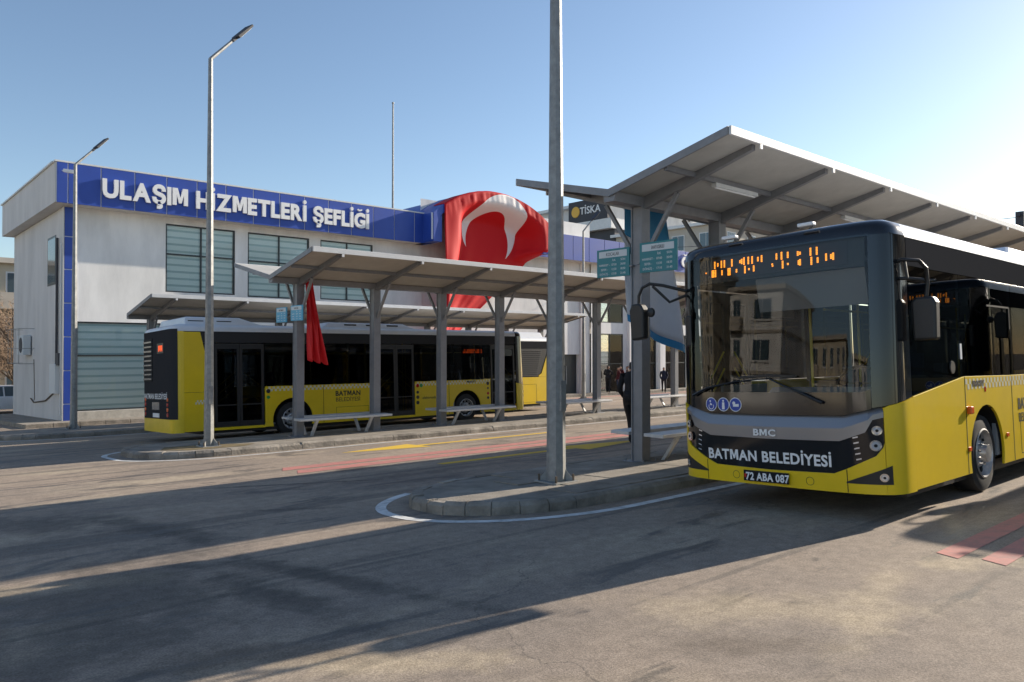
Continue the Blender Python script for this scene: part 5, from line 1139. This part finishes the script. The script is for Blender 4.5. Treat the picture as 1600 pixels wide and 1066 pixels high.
# ------------------------------------------------------------------ people
SKIN = pm('skin', (0.42, 0.25, 0.17), 0.6); HAIR = pm('hair', (0.018, 0.014, 0.012), 0.7); SHOE = pm('shoe', (0.02, 0.018, 0.016), 0.6)
def person(label, x, y, z, rz, jacket, trousers, H=1.74, stride=0.0, arms='down', cap=None, lean=0.0):
    k = H/1.75; V = []; E = []; Rr = []
    def vtx(p, r_, par=None, ry=None):
        V.append((p[0]*k, p[1]*k, p[2]*k)); Rr.append((r_*k, (ry or r_)*k)); i = len(V)-1
        if par is not None: E.append((par, i))
        return i
    L = lean       # +x is forward
    pel = vtx((0, 0, 0.96), 0.135, None, 0.12); ab = vtx((0.01+L*0.3, 0, 1.13), 0.15, pel, 0.135); ch = vtx((0.0+L*0.7, 0, 1.32), 0.175, ab, 0.14); up_ = vtx((-0.01+L, 0, 1.44), 0.11, ch, 0.1); nk = vtx((0.0+L*1.1, 0, 1.52), 0.055, up_)
    hd = vtx((0.02+L*1.25, 0, 1.60), 0.082, nk, 0.088); tp = vtx((0.015+L*1.3, 0, 1.69), 0.082, hd, 0.085); vtx((0.01+L*1.3, 0, 1.735), 0.05, tp); 
    for s in (-1, 1):
        st = stride*s
        hp = vtx((0.0, 0.10*s, 0.88), 0.11, pel); kn = vtx((0.02+st*0.55+0.03, 0.10*s, 0.50), 0.076, hp); an = vtx((-0.01+st, 0.10*s, 0.10), 0.06, kn); hl = vtx((st+0.03, 0.10*s, 0.045), 0.044, an); vtx((st+0.16, 0.115*s, 0.035), 0.036, hl)
        sh = vtx((L-0.01, 0.19*s, 1.41), 0.085, up_)
        if arms == 'pocket': el, wr = (-0.09+L*0.5, 0.255*s, 1.14), (0.07+L*0.2, 0.19*s, 0.97)
        elif arms == 'fold': el, wr = (0.03+L*0.5, 0.30*s, 1.15), (0.24, 0.06*s, 1.17)
        else: el, wr = (-0.03-st*0.25+L*0.5, 0.27*s, 1.14), (0.07-st*0.5, 0.27*s, 0.90)
        e_ = vtx(el, 0.064, sh); w_ = vtx(wr, 0.044, e_); d = (Vector(wr)-Vector(el)).normalized()
        pm_ = vtx(Vector(wr)+d*0.07, 0.032, w_, 0.02)
        base = Vector(wr)+d*0.09
        for j, (o_, ln) in enumerate(((-0.027, 0.07), (-0.009, 0.085), (0.009, 0.08), (0.027, 0.065))):
            a = vtx(base+Vector((o_, 0, 0))+d*0.02, 0.010, pm_); vtx(base+Vector((o_+0.006, -0.015*s, 0))+d*ln, 0.008, a)
        a = vtx(Vector(wr)+d*0.05+Vector((0.045, -0.005*s, 0)), 0.011, w_); vtx(Vector(wr)+d*0.10+Vector((0.055, -0.015*s, 0)), 0.009, a)
    me = bpy.data.meshes.new('body'); me.from_pydata(V, E, []); o = bpy.data.objects.new('body', me); COL.objects.link(o)
    sk = o.modifiers.new('skin', 'SKIN'); sk.use_smooth_shade = True
    for i, r_ in enumerate(Rr): me.skin_vertices[0].data[i].radius = r_
    me.skin_vertices[0].data[0].use_root = True
    sb_ = o.modifiers.new('sub', 'SUBSURF'); sb_.levels = 1; sb_.render_levels = 1
    me2 = bpy.data.meshes.new_from_object(o.evaluated_get(bpy.context.evaluated_depsgraph_get())); bpy.data.objects.remove(o)
    for m_ in (jacket, trousers, SKIN, HAIR, SHOE): me2.materials.append(m_)
    wrs = [Vector((0.08, 0, 0))]
    hz = 0.90
    for p in me2.polygons:
        c = p.center/k
        if c.z > 1.53: mi = 3 if (c.z > 1.685 or (c.x-L*1.25 < -0.015 and c.z > 1.58)) else 2
        elif c.z < 0.075: mi = 4
        elif c.z < 0.90 and abs(c.y) < 0.205: mi = 1
        elif c.z < 0.89 and abs(c.y) > 0.205: mi = 2
        elif arms == 'fold' and c.x > 0.27: mi = 2
        else: mi = 0
        p.material_index = mi; p.use_smooth = True
    root = thing('person', label, 'person', (x, y, z), rz, 'people waiting by the office'); b_ = obj('body', me2, root)
    hx = 0.02+L*1.25
    nose = MB().add([(v[0]*k, v[1]*k, v[2]*k) for v in ((hx+0.085, -0.014, 1.595), (hx+0.085, 0.014, 1.595), (hx+0.118, 0, 1.60), (hx+0.085, 0, 1.645))], [(0,1,2),(1,3,2),(3,0,2)]).build('nose', SKIN, root)
    for s in (-1, 1):
        MB().lathe([(0.0, 0.010*k), (0.006*k, 0.007*k), (0.008*k, 0.0)], ((hx+0.075)*k, 0.032*s*k, 1.64*k), 'x', 8).build('eye', HAIR, root)
        MB().lathe([(0.0, 0.0), (0.004*k*s, 0.026*k), (0.014*k*s, 0.022*k), (0.016*k*s, 0.0)], ((hx-0.005)*k, 0.082*s*k, 1.62*k), 'y', 10).build('ear', SKIN, root)
    MB().box((hx+0.078)*k, (hx+0.086)*k, -0.024*k, 0.024*k, 1.562*k, 1.570*k).build('mouth', pm('lips', (0.30, 0.12, 0.10), 0.6) if 'lips' not in bpy.data.materials else bpy.data.materials['lips'], root)
    co = MB(); co.lathe([(0.88*k, 0.185*k), (1.0*k, 0.178*k), (1.10*k, 0.165*k)], (L*0.2*k, 0, 0), 'z', 18)
    for i, v in enumerate(co.v): co.v[i] = (v[0]*0.86, v[1], v[2])
    o_ = co.build('jacket_hem', jacket, root, smooth=60); sd = o_.modifiers.new('solid', 'SOLIDIFY'); sd.thickness = 0.012
    return root
def cloth(n_, c): return pm(n_, c, 0.85, var=0.25, scale=12)
c_blk = cloth('cloth_black', (0.014, 0.014, 0.017)); c_nav = cloth('cloth_navy', (0.02, 0.024, 0.045)); c_mar = cloth('cloth_maroon', (0.10, 0.018, 0.02)); c_den = cloth('cloth_denim', (0.06, 0.09, 0.17)); c_tan = cloth('cloth_tan', (0.19, 0.14, 0.10)); c_gry = cloth('cloth_grey', (0.09, 0.09, 0.095))
person('person in black walking behind the nearest shelter post', 13.30, 11.0, gz(11.0), R(20), c_blk, c_blk, 1.80, 0.30, 'pocket', lean=0.05)
def gw_(y): return gz(y)+0.15
person('person in a long dark coat, leftmost of the group by the window', 38.45, 33.75, gw_(33.75), R(20), c_blk, c_blk, 1.78, 0.05, 'fold')
person('person in a maroon jacket and jeans in front of the group', 39.1, 33.4, gw_(33.4), R(150), c_mar, c_den, 1.66, 0.06, 'down')
person('person in a dark red and tan jacket standing inside the group', 39.75, 33.8, gw_(33.8), R(190), c_mar, c_den, 1.74, 0.04, 'pocket')
person('person with a brown jacket turned away at the right of the group', 40.25, 33.55, gw_(33.55), R(120), c_tan, c_den, 1.72, 0.07, 'down', lean=0.03)
person('person in black at the right end of the group beside the pilaster', 41.0, 33.9, gw_(33.9), R(230), c_blk, c_gry, 1.76, 0.04, 'fold')
person('person in navy standing alone right of the shelter post', 42.65, 32.4, gz(32.4), R(215), c_nav, c_blk, 1.74, 0.10, 'pocket')
